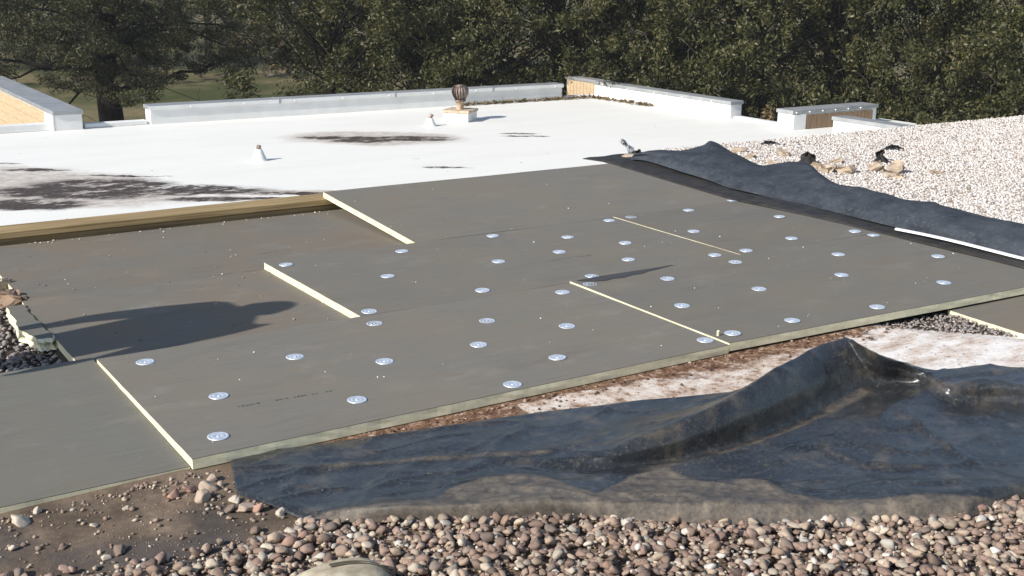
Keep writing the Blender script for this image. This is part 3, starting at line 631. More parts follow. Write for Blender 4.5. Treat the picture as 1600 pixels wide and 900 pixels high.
RC = [  # far edge, before fold, crest, shaded flank, foot, mid, lower, hem start, hem top, near edge
 [(360,712,Z0),(361,718,-.03),(361,724,-.028),(362,730,-.028),(363,736,-.028),(365,744,-.028),(366,752,-.028),(367,759,-.028),(368,764,-.028),(370,770,Z0)],
 [(480,696,Z0),(481,707,-.03),(482,718,-.028),(483,729,-.028),(484,741,-.028),(484,757,-.027),(485,774,-.027),(485,788,-.026),(486,800,-.022),(487,816,Z0)],
 [(600,679,Z0),(601,692,-.03),(602,706,-.026),(603,717,-.028),(604,732,-.028),(605,747,-.027),(605,763,-.026),(606,776,-.012),(606,792,.018),(607,817,Z0)],
 [(730,660,Z0),(731,676,-.03),(732,693,-.026),(733,709,-.028),(734,725,-.028),(735,742,-.026),(735,757,-.020),(736,771,-.004),(737,788,.014),(738,813,Z0)],
 [(850,643,Z0),(856,664,-.03),(862,688,-.022),(874,716,-.012),(888,738,-.03),(875,746,-.022),(870,754,-.012),(868,766,.006),(869,783,.018),(870,807,Z0)],
 [(930,634,Z0),(932,660,-.03),(936,702,.022),(944,716,.006),(952,735,-.032),(950,746,-.016),(946,756,-.010),(944,768,.004),(944,784,.016),(944,811,Z0)],
 [(1000,625,Z0),(1000,652,-.028),(1000,681,.050),(1003,702,.014),(1006,727,-.034),(1008,738,-.010),(1010,752,-.014),(1011,768,.0),(1012,784,.016),(1012,814,Z0)],
 [(1065,620,Z0),(1065,638,-.026),(1066,657,.080),(1072,688,.018),(1076,715,-.035),(1080,730,-.006),(1082,750,-.012),(1083,768,.0),(1084,788,.016),(1084,818,Z0)],
 [(1120,614,Z0),(1121,624,.0),(1122,630,.100),(1132,668,.026),(1140,700,-.035),(1146,718,-.006),(1150,744,-.014),(1152,766,-.002),(1153,788,.016),(1153,820,Z0)],
 [(1190,606,Z0),(1194,596,.050),(1198,586,.140),(1212,632,.040),(1226,667,-.034),(1232,690,-.004),(1236,726,-.012),(1238,758,-.006),(1240,787,.016),(1240,821,Z0)],
 [(1240,580,Z0),(1240,570,.070),(1240,563,.165),(1260,610,.055),(1278,643,-.032),(1284,672,.0),(1290,716,-.010),(1292,754,-.006),(1294,787,.016),(1294,821,Z0)],
 [(1282,560,Z0),(1282,548,.090),(1281,540,.185),(1304,588,.075),(1322,620,-.028),(1330,656,.004),(1334,706,-.008),(1336,750,-.006),(1338,786,.016),(1338,820,Z0)],
 [(1326,550,Z0),(1324,538,.10),(1322,529,.20),(1346,572,.10),(1368,602,-.010),(1380,646,.008),(1388,700,-.006),(1392,746,-.006),(1394,785,.016),(1394,819,Z0)],
 [(1364,559,Z0),(1362,553,.08),(1360,548,.150),(1382,574,.085),(1404,598,.0),(1414,640,.010),(1422,694,-.006),(1426,742,-.006),(1428,784,.016),(1428,818,Z0)],
 [(1410,572,Z0),(1409,569,.05),(1408,567,.085),(1424,582,.050),(1440,600,.012),(1450,636,.006),(1456,688,-.006),(1460,738,-.006),(1462,782,.016),(1463,815,Z0)],
 [(1462,584,Z0),(1463,582,.01),(1464,581,.040),(1472,592,.046),(1482,608,.040),(1490,634,-.012),(1498,686,-.006),(1502,736,-.004),(1506,777,.016),(1508,812,Z0)],
 [(1545,580,Z0),(1545,575,.03),(1546,570,.065),(1548,586,.062),(1550,604,.050),(1553,630,-.014),(1556,684,-.006),(1559,730,.0),(1561,763,.014),(1563,791,Z0)],
 [(1625,590,Z0),(1625,585,.01),(1626,580,.040),(1626,595,.044),(1627,610,.042),(1627,636,-.018),(1626,686,-.008),(1626,726,.002),(1626,752,.022),(1626,778,Z0)],
 [(1760,600,Z0),(1760,603,-.01),(1761,608,.02),(1761,618,.026),(1762,630,.026),(1762,652,-.02),(1760,696,-.012),(1758,724,-.002),(1757,742,.012),(1756,760,Z0)],
]
def dist_of(p): return float(np.hypot(p[0]-CAM[0], p[1]-CAM[1]))
RC[5][2] = (936, 708, .004)
RC[13][2] = (1360, 548, .165); RC[14][2] = (1408, 567, .10)
for col_ in RC[6:13]:                       # stand the fold up: its crest almost above its foot
    cx_, cy_, z_ = col_[2]; R_ = dist_of(at(*col_[4])); lo, hi = -.03, .5
    for _ in range(40):
        mid_ = (lo+hi)/2
        if dist_of(at(cx_, cy_, mid_)) > R_+.045: lo = mid_
        else: hi = mid_
    dz = hi-z_; col_[2] = (cx_, cy_, hi); col_[3] = (*[(col_[2][q]*.5+col_[4][q]*.5) for q in (0, 1)], hi*.5+col_[4][2]*.5+.01)
    col_[1] = (col_[1][0], col_[1][1], col_[1][2]+dz*(.75 if cy_ < 640 else .1))
DL = [(340,790),(470,812),(492,806),(520,794),(600,785),(680,778),(700,764),(750,748),(800,741),(850,742),(930,770),(985,745),(1040,733),(1065,742),(1100,752),(1190,749),(1235,770),(1290,780),(1370,778),(1450,768),(1540,776),(1600,792),(1700,790)]
CR = [([(420,728),(533,715),(640,707),(730,702),(850,698),(960,699)], .010, .018), ([(1400,636),(1420,655),(1470,690),(1540,735),(1600,765)], .014, .020),
      ([(1285,682),(1300,706),(1350,724),(1430,727),(1520,722),(1610,726)], .012, .018), ([(1288,694),(1310,678),(1332,664)], .012, .014),
      ([(985,742),(1060,727),(1130,712),(1210,688),(1290,650),(1345,624)], .018, .022), ([(1360,760),(1460,755),(1560,762)], .010, .02),
      ([(1480,622),(1530,616),(1610,624)], .010, .022), 
      ([(640,770),(760,752),(860,768),(960,790)], .008, .02), ([(1090,742),(1180,746),(1260,768),(1380,776)], .010, .016), ([(600,740),(720,745),(840,728)], .006, .02), ([(1440,648),(1530,650),(1610,662)], .008, .02)]
DS = [([(1010,728),(1100,712),(1200,680),(1290,640),(1350,606)], .045, .62), ([(440,722),(600,711),(730,704),(860,700)], .022, .5), ([(1290,700),(1350,725),(1450,728)], .03, .42), ([(900,662),(1000,655)], .05, .3)]
o = sheet('rubber_sheet', RC, 400, 150, M['rubber'], .006, .004, wseed=2., ridge=1.3, creases=CR, sharp=.55, dustline=DL, duststreak=DS, zmin=-.036); tag(o, 'large crumpled dusty black rubber sheet in the foreground', 'rubber sheet')
FC = [  # near foot, near bulge, crest, hidden far edge
 [(985,250,.10),(988,246,.115),(991,243,.12),(1000,246,-.02)],
 [(1006,251,.10),(1009,244,.13),(1013,237,.15),(1016,243,-.04)],
 [(1035,259,.09),(1040,247,.14),(1046,236,.16),(1052,244,-.04)],
 [(1062,268,.08),(1066,252,.14),(1070,235,.17),(1076,246,-.04)],
 [(1085,275,.07),(1092,256,.14),(1098,227,.20),(1104,246,-.04)],
 [(1104,281,.055),(1110,258,.14),(1113,221,.22),(1124,247,-.04)],
 [(1138,293,.04),(1142,270,.11),(1146,240,.16),(1160,254,-.04)],
 [(1175,302,.03),(1180,281,.09),(1188,259,.11),(1200,270,-.04)],
 [(1210,310,.02),(1214,284,.09),(1222,256,.13),(1236,270,-.04)],
 [(1250,318,.02),(1254,290,.09),(1259,255,.14),(1272,275,-.04)],
 [(1270,323,.02),(1274,296,.09),(1280,272,.13),(1292,288,-.04)],
 [(1300,331,.02),(1304,310,.09),(1312,290,.11),(1322,303,-.04)],
 [(1340,341,.02),(1344,318,.09),(1352,297,.12),(1366,312,-.04)],
 [(1400,356,.02),(1404,334,.09),(1412,313,.13),(1428,332,-.04)],
 [(1440,365,.02),(1446,345,.09),(1455,317,.14),(1470,338,-.04)],
 [(1460,370,.02),(1466,350,.09),(1474,324,.13),(1490,343,-.04)],
 [(1500,379,.02),(1505,358,.09),(1512,333,.13),(1530,352,-.04)],
 [(1560,392,.02),(1566,370,.09),(1574,347,.13),(1592,367,-.04)],
 [(1640,410,.02),(1646,386,.09),(1655,366,.12),(1672,385,-.04)],
 [(1780,442,.02),(1786,418,.08),(1795,400,.10),(1812,415,-.04)],
]
o = sheet('folded_membrane', FC, 240, 44, M['fleece'], .011, .006, wseed=9.); tag(o, 'folded back blue grey membrane heaped along the right of the boards', 'membrane')
# flat black strip lying over the right board ends
V = []; n = 90; m = 8
for i in range(n):
    t_ = i/(n-1); v = -.8+t_*4.95
    for j in range(m):
        s = j/(m-1); u0 = float(np.interp(v, [-.8, .18, 1.1, 1.8, 2.5, 3.87], [4.79, 4.80, 4.83, 4.82, 4.75, 4.66]))+.012*noise.noise((v*1.7, 1, 0))
        zt = topz(4.9, min(max(v, .1), 3.8))[0]
        if v < -.1: zt = zt-min(1, (-.1-v)*6)*.06
        if v > 3.82: zt = .09-(v-3.82)*.06
        V.append((u0+s*(.36+.14*max(0, v-3)), v, zt+.007+.004*math.sin(j*1.7+v*3)+.010*s*(1+noise.noise((v*4, s*3, 2)))))
o = mk_np('membrane_strip', np.array(V), gridfaces(n, m), M['black'], None, True); sm = o.modifiers.new('thick', 'SOLIDIFY'); sm.thickness = .004; sm.offset = 1
tag(o, 'flat black membrane strip lying between the boards and the folded membrane', 'membrane')
a = at(1400, 358, .035); b = at(1640, 412, .03)
pp = [a+(b-a)*t_+np.array([0, 0, .006*math.sin(t_*5)]) for t_ in np.linspace(0, 1, 14)]
V = []; Fc = []
for i, q in enumerate(pp):
    V += [q+np.array([-.012, 0, -.004]), q+np.array([.012, 0, -.004]), q+np.array([.010, .002, .008]), q+np.array([-.010, 0, .008])]
for i in range(len(pp)-1):
    c4 = 4*i; Fc += [(c4+k_, c4+(k_+1) % 4, c4+4+(k_+1) % 4, c4+4+k_) for k_ in range(4)]
Fc += [(3, 2, 1, 0), tuple(4*(len(pp)-1)+k_ for k_ in range(4))]
o = mk('white_strip', V, Fc, M['strip']); tag(o, 'thin white strip lying along the foot of the folded membrane', 'strip')

# ---------------------------------------------------------------- debris
def chunk(name, label, cat, loc, size, mat, seed, rz=0., rx=0., ry=0., group=None, rough=.26):
    """broken slab: a box cut into a grid and knocked about"""
    bm = bmesh.new(); bmesh.ops.create_cube(bm, size=1); bmesh.ops.subdivide_edges(bm, edges=bm.edges[:], cuts=3, use_grid_fill=True)
    for v_ in bm.verts:
        c_ = v_.co; d = Vector((noise.noise(c_*2.3+Vector((seed, 0, 0))), noise.noise(c_*2.3+Vector((0, seed, 3))), noise.noise(c_*2.3+Vector((5, 0, seed)))))
        v_.co = Vector((c_.x+d.x*rough*1.6, c_.y+d.y*rough*1.6, c_.z+d.z*rough)); v_.co.x *= size[0]; v_.co.y *= size[1]; v_.co.z *= size[2]
    me = bpy.data.meshes.new(name); bm.to_mesh(me); bm.free(); me.materials.append(mat)
    o = link(bpy.data.objects.new(name, me)); o.location = loc; o.rotation_euler = (rx, ry, rz); return tag(o, label, cat, group)
DB = [(1155,233,.24,.10,.05,'tan foam slab behind the membrane peak'),(1172,242,.16,.10,.04,'small brown foam piece right of the membrane peak'),(1226,238,.26,.14,.05,'flat tan foam slab below the roof edge'),(1208,256,.28,.12,.04,'long tan foam sliver behind the membrane dip'),(1276,258,.16,.12,.06,'brown broken foam piece beside the curled membrane flap'),(1294,263,.20,.16,.08,'pale foam lump left of the split foam block'),(1322,265,.24,.16,.08,'split tan foam block in the pale gravel'),(1369,262,.22,.16,.08,'tan foam block left of the black scrap'),(1398,265,.20,.16,.09,'rounded tan foam lump right of the black scrap'),(1396,272,.26,.10,.04,'flat cream foam piece under the rounded tan lump'),(1306,249,.18,.08,.04,'brown sliver of foam in the gravel above the pale lump'),(1463,266,.18,.06,.03,'thin tan foam splinter alone in the right gravel'),(1244,262,.18,.12,.05,'crumbling pinkish foam piece behind the membrane')]
for i, (x, y, a_, b_, c_, lb) in enumerate(DB):
    p = at(x, y, -.02); chunk('foam_chunk', lb, 'foam chunk', (p[0], p[1], -.05+c_*.25), (a_*.5, b_*.75, c_*1.0), M['oldfoam'], i*3.7+1, -.55+rng.normal(0, .5), rng.normal(0, .2), rng.normal(0, .2), 'broken foam pieces on the pale gravel')
def flap(name, label, px, py, w, h, seed, rz, mat, z0=-.045, lean=0.):
    p = at(px, py, z0); n, m = 9, 7; V = []
    for i in range(n):
        for j in range(m):
            s, t_ = i/(n-1)-.5, j/(m-1); k_ = 1-.7*t_
            V.append((s*w*k_-lean*t_**1.5+.03*noise.noise((s*3, t_*3, seed)), .10*math.sin(t_*2.2)+.05*noise.noise((s*4, t_*2, seed+4)), h*t_*(1-.5*abs(s))+.02*noise.noise((s*5, t_*5, seed+8))))
    o = mk_np(name, np.array(V), gridfaces(n, m), mat, None, True); q = o.modifiers.new('thick', 'SOLIDIFY'); q.thickness = .008
    o.location = p; o.rotation_euler.z = rz; return tag(o, label, 'membrane scrap', 'torn membrane scraps')
flap('membrane_scrap', 'upright curled torn scrap at the far end of the folded membrane', 990, 242, .075, .12, 1., -.57, M['cap'], .06, .10)
flap('membrane_scrap', 'small dark torn tab right beside the upright curled scrap', 999, 244, .14, .035, 21., -.57, M['black'], .07)
flap('membrane_scrap', 'black torn scrap standing up among the foam blocks', 1381, 254, .13, .10, 5., -.5, M['black'])
flap('membrane_scrap', 'low black scrap on the gravel right of the standing scrap', 1400, 234, .24, .025, 8., -.6, M['black'])
flap('membrane_scrap', 'dark curled flap poking over the folded membrane', 1260, 258, .20, .11, 11., -.9, M['black'])
flap('membrane_scrap', 'small black scrap near the edge of the pale gravel', 1206, 226, .20, .02, 14., -.5, M['black'])
p = at(993, 245, .09); chunk('foam_chunk', 'orange tan crumbled foam under the upright torn scrap', 'foam chunk', (p[0], p[1], .085), (.16, .08, .05), M['oldfoam'], 77, -.5, 0, 0, 'broken foam pieces on the pale gravel')
# broken board piece and brown stone by the left gap
cs = [at(x, y, -.026)[:2] for x, y in [(28, 512), (55, 530), (84, 527), (53, 494), (36, 476), (11, 479)]]
bm = bmesh.new(); e = empty('broken_board_piece', (float(cs[0][0]), float(cs[0][1]), -.075)); tag(e, 'broken piece of grey board with ragged cream foam edge at the left', 'insulation board')
rim = []
for i in range(len(cs)):
    a_, b_ = np.array(cs[i]), np.array(cs[(i+1) % len(cs)])
    for s in range(6): rim.append(a_+(b_-a_)*s/6+rng.normal(0, .006, 2))
L0 = np.array(e.location[:2]); m = len(rim); R = np.array(rim)-L0
V = [(x, y, .050) for x, y in R]; mk('facer', V+[(x, y, .0485) for x, y in R], [tuple(range(m))]+[(i, i+m, (i+1) % m+m, (i+1) % m) for i in range(m)], M['facer_green'], e)
cen = R.mean(0); V = [(x, y, .048) for x, y in R]
for zz, grow in ((.034, 1.06), (.018, 1.0), (.0, 1.10)): V += [(*(cen+(q-cen)*(grow+rng.normal(0, .035))), zz) for q in R]
mk('foam_core', V, [(i+r*m, i+(r+1)*m, (i+1) % m+(r+1)*m, (i+1) % m+r*m) for r in range(3) for i in range(m)], M['foam'], e)
p = at(20, 470, -.05); chunk('brown_stone', 'brown squarish stone wedged at the left edge beside the broken board', 'stone', (p[0], p[1], -.045), (.09, .13, .07), M['brown'], 31, .3, .1, .2)
p = at(7, 446, -.05); chunk('wood_scrap', 'orange brown wood scrap at the left edge above the brown stone', 'wood scrap', (p[0]-.02, p[1], -.045), (.10, .05, .05), M['oldfoam'], 35, .5)
# crumbs of foam and grit on the boards
P = []; Sz = []
for i in range(110):
    u = rng.uniform(0, 4.8); v = rng.uniform(.03, 3.75)
    if v > WB and u < 1.2244 or v > 2*WB and u < 2.18: z = -.034
    else: z = topz(u, v)[0]+.0015
    s = .0016+.0038*rng.random()**3; P.append((u, v, z+s*.5)); Sz.append(s)
for i in range(40):
    u = rng.uniform(0.2, 2.3); s = .002+.004*rng.random()**2; P.append((u, 3.715-abs(rng.normal(0, .03)), -.033+s*.5)); Sz.append(s)
o = stones('foam_crumbs', np.array(P), Sz, M['crumb'], SH12, f12); tag(o, 'tiny cream foam crumbs sprinkled over the grey boards', 'crumbs', kind='stuff')
P = []; Sz = []
for i in range(110):
    u = rng.uniform(-.02, 1.3); v = 1.35+2.3*rng.random(); s = .0015+.006*rng.random()**3; P.append((u, v, -.034+s*.4)); Sz.append(s)
o = stones('dark_grit', np.array(P), Sz, M['pit'], SH0, SF0); tag(o, 'dark grit on the exposed lower boards', 'grit', kind='stuff')
p = at(1122, 524, .012); chunk('foam_sliver', 'upright cream foam sliver stuck in the seam by the front edge', 'foam chunk', (p[0], p[1], .020), (.008, .010, .026), M['foam'], 50)

# ---------------------------------------------------------------- tan canvas bag at the bottom edge
bp = at(528, 918, .0); e = empty('canvas_bag', (bp[0], bp[1], -.04), .2); tag(e, 'rounded tan canvas bag with double stitched seam at the bottom edge of the gravel', 'bag')
bm = bmesh.new(); bmesh.ops.create_icosphere(bm, subdivisions=4, radius=1)
for v_ in bm.verts:
    c_ = v_.co; k_ = 1+.06*noise.noise(c_*1.8)+.015*noise.noise(c_*6); x_ = math.copysign(abs(c_.x)**.85, c_.x); v_.co = Vector((x_*.175*k_, c_.y*.14*k_, max(-.02, c_.z*.095*k_)))
me = bpy.data.meshes.new('body'); bm.to_mesh(me); bm.free(); me.materials.append(M['canvas']); me.polygons.foreach_set('use_smooth', np.ones(len(me.polygons), dtype=bool)); link(bpy.data.objects.new('body', me), e)
for off in (-.006, .006):
    pts = []
    for t_ in np.linspace(-.1, 1.15, 22):
        an = t_*1.5; x_ = .02+.16*math.sin(an)*.95+off*.3; y_ = .02-.10*t_+off; q = max(0, 1-(abs(x_)/.178)**2.2-(y_/.142)**2); pts.append((x_, y_, .0965*math.sqrt(q)+.001))
    v, f = tube(pts, .0028, 6); mk_np('seam', v, f, M['thread'], e, True)

# ---------------------------------------------------------------- person outside the frame whose shadow falls on the boards
HT = 1.74; tipu = 1.19; pu = tipu-(HT+.035)/math.tan(SUN_EL); pv = 1.73-.31
e = empty('person', (pu, pv, -.07)); tag(e, 'person standing left of the frame whose shadow falls across the boards', 'person')
jv = {}; vs = []; rs = []; es = []
def J(n_, p_, r_, par=None):
    jv[n_] = len(vs); vs.append(p_); rs.append(r_)
    if par: es.append((jv[par], jv[n_]))
J('pelvis', (0, 0, .96), .18); J('waist', (0, 0, 1.10), .20, 'pelvis'); J('chest', (0, 0, 1.34), .22, 'waist'); J('neckb', (-.02, 0, 1.52), .13, 'chest'); J('neck', (-.05, -.02, 1.58), .10, 'neckb')
J('head0', (-.07, -.03, 1.65), .10, 'neck'); J('head1', (-.08, -.03, 1.71), .095, 'head0')
for s, n_ in ((1, 'l'), (-1, 'r')):
    J('hip'+n_, (0, .10*s, .90), .11, 'pelvis'); J('knee'+n_, (.02, .14*s, .50), .075, 'hip'+n_); J('ank'+n_, (0, .17*s, .09), .052, 'knee'+n_); J('toe'+n_, (.17, .19*s, .04), .042, 'ank'+n_)
    J('sh'+n_, (0, .21*s, 1.47), .105, 'chest'); J('elb'+n_, (-.04, (.33 if s > 0 else .29)*s, 1.18), .062, 'sh'+n_); J('wr'+n_, (.06, (.34 if s > 0 else .31)*s, .95), .042, 'elb'+n_); J('palm'+n_, (.08, (.34 if s > 0 else .31)*s, .88), .032, 'wr'+n_)
    yo = (.34 if s > 0 else .31)
    for k_ in range(4): J(f'f{k_}{n_}', (.11-.02*k_, (yo+.005)*s, .81+.006*abs(k_-1.2)), .010, 'palm'+n_); J(f'g{k_}{n_}', (.112-.02*k_, (yo-.005)*s, .775+.008*abs(k_-1.2)), .008, f'f{k_}{n_}')
    J('th'+n_, (.125, (yo-.02)*s, .855), .011, 'palm'+n_); J('ti'+n_, (.14, (yo-.03)*s, .825), .009, 'th'+n_)
me = bpy.data.meshes.new('body'); me.from_pydata(vs, es, []); me.materials.append(M['jacket']); bo = link(bpy.data.objects.new('body', me), e)
sk = bo.modifiers.new('skin', 'SKIN'); sub = bo.modifiers.new('sub', 'SUBSURF'); sub.levels = 2; sub.render_levels = 2
for i, r_ in enumerate(rs): me.skin_vertices[0].data[i].radius = (r_, r_)
me.skin_vertices[0].data[0].use_root = True
v, f = lathe([(.115, 1.70), (.10, 1.71), (.098, 1.74), (.07, 1.775), (.0, 1.785)], 16); o = mk_np('cap', v, f, M['canvas'], e, True); o.location = (-.08, -.03, 0)

# ---------------------------------------------------------------- trees
def leaves(cent, n_per, spread, size, updir=.5, flat=1.):
    N = len(cent)*n_per; C = np.repeat(np.asarray(cent), n_per, 0); sp = np.repeat(np.broadcast_to(spread, (len(cent),)), n_per)
    d = rng.normal(0, 1, (N, 3)); d /= np.linalg.norm(d, axis=1, keepdims=True)+1e-9; r = rng.random(N)**.45
    P = C+d*(r*sp)[:, None]*np.array([1, 1, flat])
    nrm = rng.normal(0, 1, (N, 3))+d*.6; nrm[:, 2] += updir; nrm /= np.linalg.norm(nrm, axis=1, keepdims=True)
    a = np.cross(nrm, rng.normal(0, 1, (N, 3))); a /= np.linalg.norm(a, axis=1, keepdims=True)+1e-9; b = np.cross(nrm, a)
    s = size*(.6+.8*rng.random(N)); L = (s)[:, None]*a; Wd = (s*.42)[:, None]*b
    V = np.stack([P-L, P+Wd, P+L, P-Wd], 1).reshape(-1, 3); return V, np.arange(N*4).reshape(N, 4)
def crown_centers(n, rx, rz, zc, lump, seed):
    mega = []
    while len(mega) < max(6, n//6):
        d = rng.normal(0, 1, 3); d /= np.linalg.norm(d); r = .55+.45*rng.random()**.7
        k_ = 1+lump*noise.noise(Vector(d)*1.9+Vector((seed, 0, 0)))+.15*noise.noise(Vector(d)*5+Vector((0, seed, 0)))
        q = np.array((d[0]*rx*r*k_, d[1]*rx*r*k_, zc+d[2]*rz*r*k_))
        if all(np.linalg.norm(q-m_) > rx*.16 for m_ in mega): mega.append(q)
    c = [mega[i % len(mega)]+rng.normal(0, rx*.105, 3)*np.array([1, 1, .75]) for i in range(n)]
    return np.array(c)
def branch(p0, p1, r0, r1, wob, n=7):
    p0, p1 = np.array(p0, float), np.array(p1, float); L = np.linalg.norm(p1-p0); P = [p0]
    off = rng.normal(0, wob*L, 3)
    for i in range(1, n): t_ = i/(n-1); P.append(p0+(p1-p0)*t_+off*math.sin(math.pi*t_)+rng.normal(0, wob*L*.25, 3)*(t_ < 1))
    return tube(P, np.linspace(r0, r1, n), 6)
def make_tree(name, seed, height, rx, lump, nclus, nper, size, lm, ntwig=36):
    e = empty(name); base = 0; zc = height*.52; rz = height*.50
    parts = [tube([(0, 0, 0), (.05, .02, height*.2), (.1*math.sin(seed), .1, height*.45), (.0, .05, height*.8)], [.17, .13, .10, .03], 8)]
    C = crown_centers(nclus, rx, rz, zc, lump, seed)
    for i in rng.choice(nclus, 46, replace=False): parts.append(branch((0, 0, max(.4, C[i][2]*.62)), C[i], .035, .008, .08))
    v, f = join(parts); mk_np('trunk', v, f, M['bark'], e, True)
    tw = []
    for i in range(ntwig):
        c = C[rng.integers(nclus)]; d = np.array([c[0], c[1], rng.normal(0, .6)]); d /= np.linalg.norm(d)+1e-9; tw.append(branch(c, c+d*(.35+.5*rng.random())+np.array([0, 0, rng.normal(.1, .4)]), .009, .003, .22, 6))
    v, f = join(tw); tag(mk_np('twig', v, f, M['twig'], e, True), kind='stuff')
    v, f = leaves(C, nper, .16+.30*rng.random(nclus), size); mk_np('crown', v, f, M[lm], e)
    return e
def copy_tree(src, loc, rz, sc, leafmat=None):
    e = src.copy(); COL.objects.link(e); e.location = loc; e.rotation_euler.z = rz; e.scale = sc
    for ch in src.children:
        c = ch.copy(); COL.objects.link(c); c.parent = e
        if leafmat and ch.name.startswith('crown'): c.material_slots[0].link = 'OBJECT'; c.material_slots[0].material = M[leafmat]
    return e
def polar(deg, D, z=GZ): a = math.radians(deg); return (CAM[0]+D*math.sin(a), CAM[1]+D*math.cos(a), z)
T = [make_tree('evergreen_tree', s, 9.5, 3.1, .6, 400, 110, .054, 'leaf') for s in (1.3, 4.1, 8.2)]
spots = [(24.5, 37.5, 'evergreen tree right of the sparse oak, above the long back parapet'), (28.5, 37, 'evergreen tree behind the turbine vent'), (32.3, 36.5, 'evergreen tree above the right end of the back parapet'), (36.2, 37.5, 'evergreen tree with pale twigs behind the corner gap'),
         (40.2, 36, 'evergreen tree above the right side parapet'), (44.3, 36, 'dark evergreen tree behind the right scupper gap'), (48.4, 36.5, 'evergreen tree behind the bolted grey cap'), (52.4, 34.5, 'evergreen tree behind the far edge of the pale gravel'), (56.6, 34, 'olive lit evergreen tree at the right edge of the photo'), (60.8, 34, 'evergreen tree just outside the right edge')]
for i, (dg, D, lb) in enumerate(spots):
    sc = .92+.2*rng.random(); c = (T[i] if i < 3 else copy_tree(T[i % 3], (0, 0, 0), 0, (1, 1, 1)))
    c.location = polar(dg, D); c.rotation_euler.z = i*2.1; c.scale = (sc, sc*1.05, .95+.15*rng.random())
    tag(c, lb, 'tree', 'evergreen trees beyond the roof')
BW = ['first', 'second', 'third', 'fourth', 'fifth', 'sixth', 'seventh', 'eighth']
for i, (dg, D) in enumerate([(26.4, 42), (31, 43), (35, 42), (39, 43), (43.2, 42), (47.5, 42), (51.5, 41), (56, 40)]):
    c = copy_tree(T[(i+1) % 3], polar(dg, D), i*1.7+.5, (1.15, 1.15, 1.25)); tag(c, f'taller evergreen tree of the row behind, {BW[i]} from the left', 'tree', 'evergreen trees beyond the roof')
# brown dry shrub by the bolted cap
def shrub(label, loc, r, n, lm, size=.05, nper=60):
    e = empty('shrub', loc); C = crown_centers(n, r, r*.85, r*.9, .5, loc[0]); v, f = leaves(C, nper, .16, size); mk_np('crown', v, f, M[lm], e)
    tw = [branch((0, 0, 0), C[i], .014, .004, .1) for i in range(min(26, n))]; v, f = join(tw); tag(mk_np('stem', v, f, M['twig'], e, True), kind='stuff'); return tag(e, label, 'shrub')
p = polar(45.8, 31); shrub('dry tan leaved shrub behind the bolted grey cap', (p[0], p[1], -4.3), 1.5, 60, 'leafdry')
p = polar(55.2, 30.5); shrub('pale olive shrub low at the right edge', (p[0], p[1], -4.6), 1.7, 70, 'leaf2')
for i, (dg, D, r_, lb) in enumerate([(9.2, 72, 2.2, 'olive scrub bush beyond the lawn left of the oak trunk'), (12.4, 74, 1.9, 'olive scrub bush beyond the lawn just left of the oak trunk'), (16.4, 73, 1.7, 'olive scrub bush beyond the lawn just right of the oak trunk'), (18.6, 76, 2.2, 'olive scrub bush beyond the lawn below the oak limbs'), (21.6, 76, 1.7, 'tan dry scrub bush beyond the sunny lawn'), (23.6, 72, 1.8, 'olive scrub bush beside the first evergreen tree'), (6.4, 70, 2.4, 'olive scrub bush above the far left wall')]):
    p = polar(dg, D); shrub(lb, p, r_, 80, 'leafdry' if 'tan' in lb else 'leaf2', .07, 70)
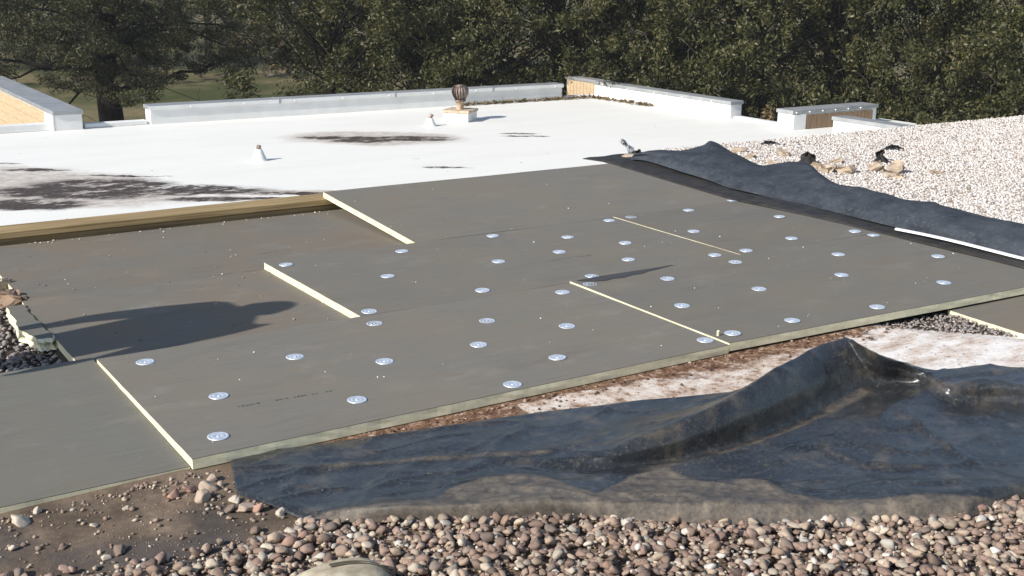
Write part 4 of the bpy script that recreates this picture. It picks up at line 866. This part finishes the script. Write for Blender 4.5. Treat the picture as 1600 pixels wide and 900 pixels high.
# big sparse oak on the left
def oak(label, loc):
    e = empty('oak_tree', loc); tag(e, label, 'tree')
    limbs = []; C = []
    limbs.append(tube([(0, 0, 0), (.03, 0, 1.5), (-.05, .1, 3.2), (.05, .0, 5), (.1, 0, 8), (.0, .1, 11)], [.52, .42, .38, .33, .2, .06], 10))
    rv = np.array([math.cos(math.radians(14)), -math.sin(math.radians(14)), 0]); dv = np.array([rv[1], -rv[0], 0])*-1
    for i in range(44):
        z0 = 2.6+4.4*rng.random(); L = 3.2+4.6*rng.random(); a = rng.random()*6.283; d = np.array([math.cos(a), math.sin(a), .0]); droop = rng.normal(-.2, .55)
        p0 = np.array([0, 0, z0]); p1 = p0+d*L+np.array([0, 0, droop+.3*rng.random()*L*.3])
        P = [p0]; off = rng.normal(0, .35, 3)
        for k_ in range(1, 9): t_ = k_/8; P.append(p0+(p1-p0)*t_+off*math.sin(math.pi*t_)+rng.normal(0, .07, 3)+np.array([0, 0, .5*math.sin(math.pi*t_)]))
        limbs.append(tube(P, np.linspace(.085, .012, 9), 6))
        for k_ in (3, 4, 5, 6, 7, 8, 8):
            q = P[k_]+rng.normal(0, .55, 3)*np.array([1, 1, .55]); C.append(q); limbs.append(branch(P[k_], q, .025, .006, .15, 5))
            for _ in range(2): limbs.append(branch(q, q+rng.normal(0, .6, 3)*np.array([1, 1, .6]), .012, .004, .2, 5))
    for i in range(190):
        a = rng.random()*6.28; r = 1.2+4.8*rng.random()**.6; C.append(np.array([r*math.cos(a), r*math.sin(a), 2.5+.15*r+4.5*rng.random()]))
    for i in range(60): a = rng.random()*6.28; r = 5*rng.random()**.5; C.append(np.array([r*math.cos(a), r*math.sin(a), 6.5+3.5*rng.random()]))
    for i in range(46): a = rng.random()*6.28; r = .6+1.1*rng.random(); C.append(np.array([r*math.cos(a), r*math.sin(a), 2.7+4.2*rng.random()]))
    v, f = join(limbs); mk_np('trunk', v, f, M['bark'], e, True)
    C = np.array(C); v, f = leaves(C, 330, .28+.42*rng.random(len(C)), .040, .5, .5); mk_np('crown', v, f, M['leafoak'], e)
    return e
oak('big dark sparse oak with a thick trunk standing behind the left gap', polar(14.6, 44))
for i, (dg, D, lb) in enumerate([(7.5, 84, 'olive tree in the distance at the far left behind the oak'), (11.5, 86, 'olive tree in the distance left of the oak trunk'), (15.5, 84, 'olive tree in the distance behind the oak trunk'), (19, 88, 'olive tree in the distance right of the oak trunk'), (22.5, 86, 'olive tree in the distance above the sunny lawn'), (26, 80, 'olive tree in the distance beside the first evergreen'), (9.5, 100, 'farthest olive tree at the left'), (17.3, 102, 'farthest olive tree behind the oak'), (24, 100, 'farthest olive tree right of the oak')]):
    c = copy_tree(T[i % 3], polar(dg, D), i*1.3, (1.25, 1.25, 1.0+.2*rng.random()), 'leaf2'); tag(c, lb, 'tree', 'distant olive trees beyond the lawn')
# ---------------------------------------------------------------- added veil volume, stands in for lens flare over the dark trees
hz = mk('flare_veil', boxv(-130, 130, -40, 150, GZ-1.0, 14.0), BOXF, bpy.data.materials.new('thin_veil')); tag(hz, kind='stuff')
hm = hz.data.materials[0]; hm.use_nodes = True; ht = hm.node_tree; ht.nodes.clear()
ho = ht.nodes.new('ShaderNodeOutputMaterial'); hv = ht.nodes.new('ShaderNodeVolumePrincipled'); hv.inputs['Density'].default_value = .0005; hv.inputs['Color'].default_value = (.86, .92, 1, 1); ht.links.new(hv.outputs[0], ho.inputs['Volume'])
S.render.engine = 'CYCLES'
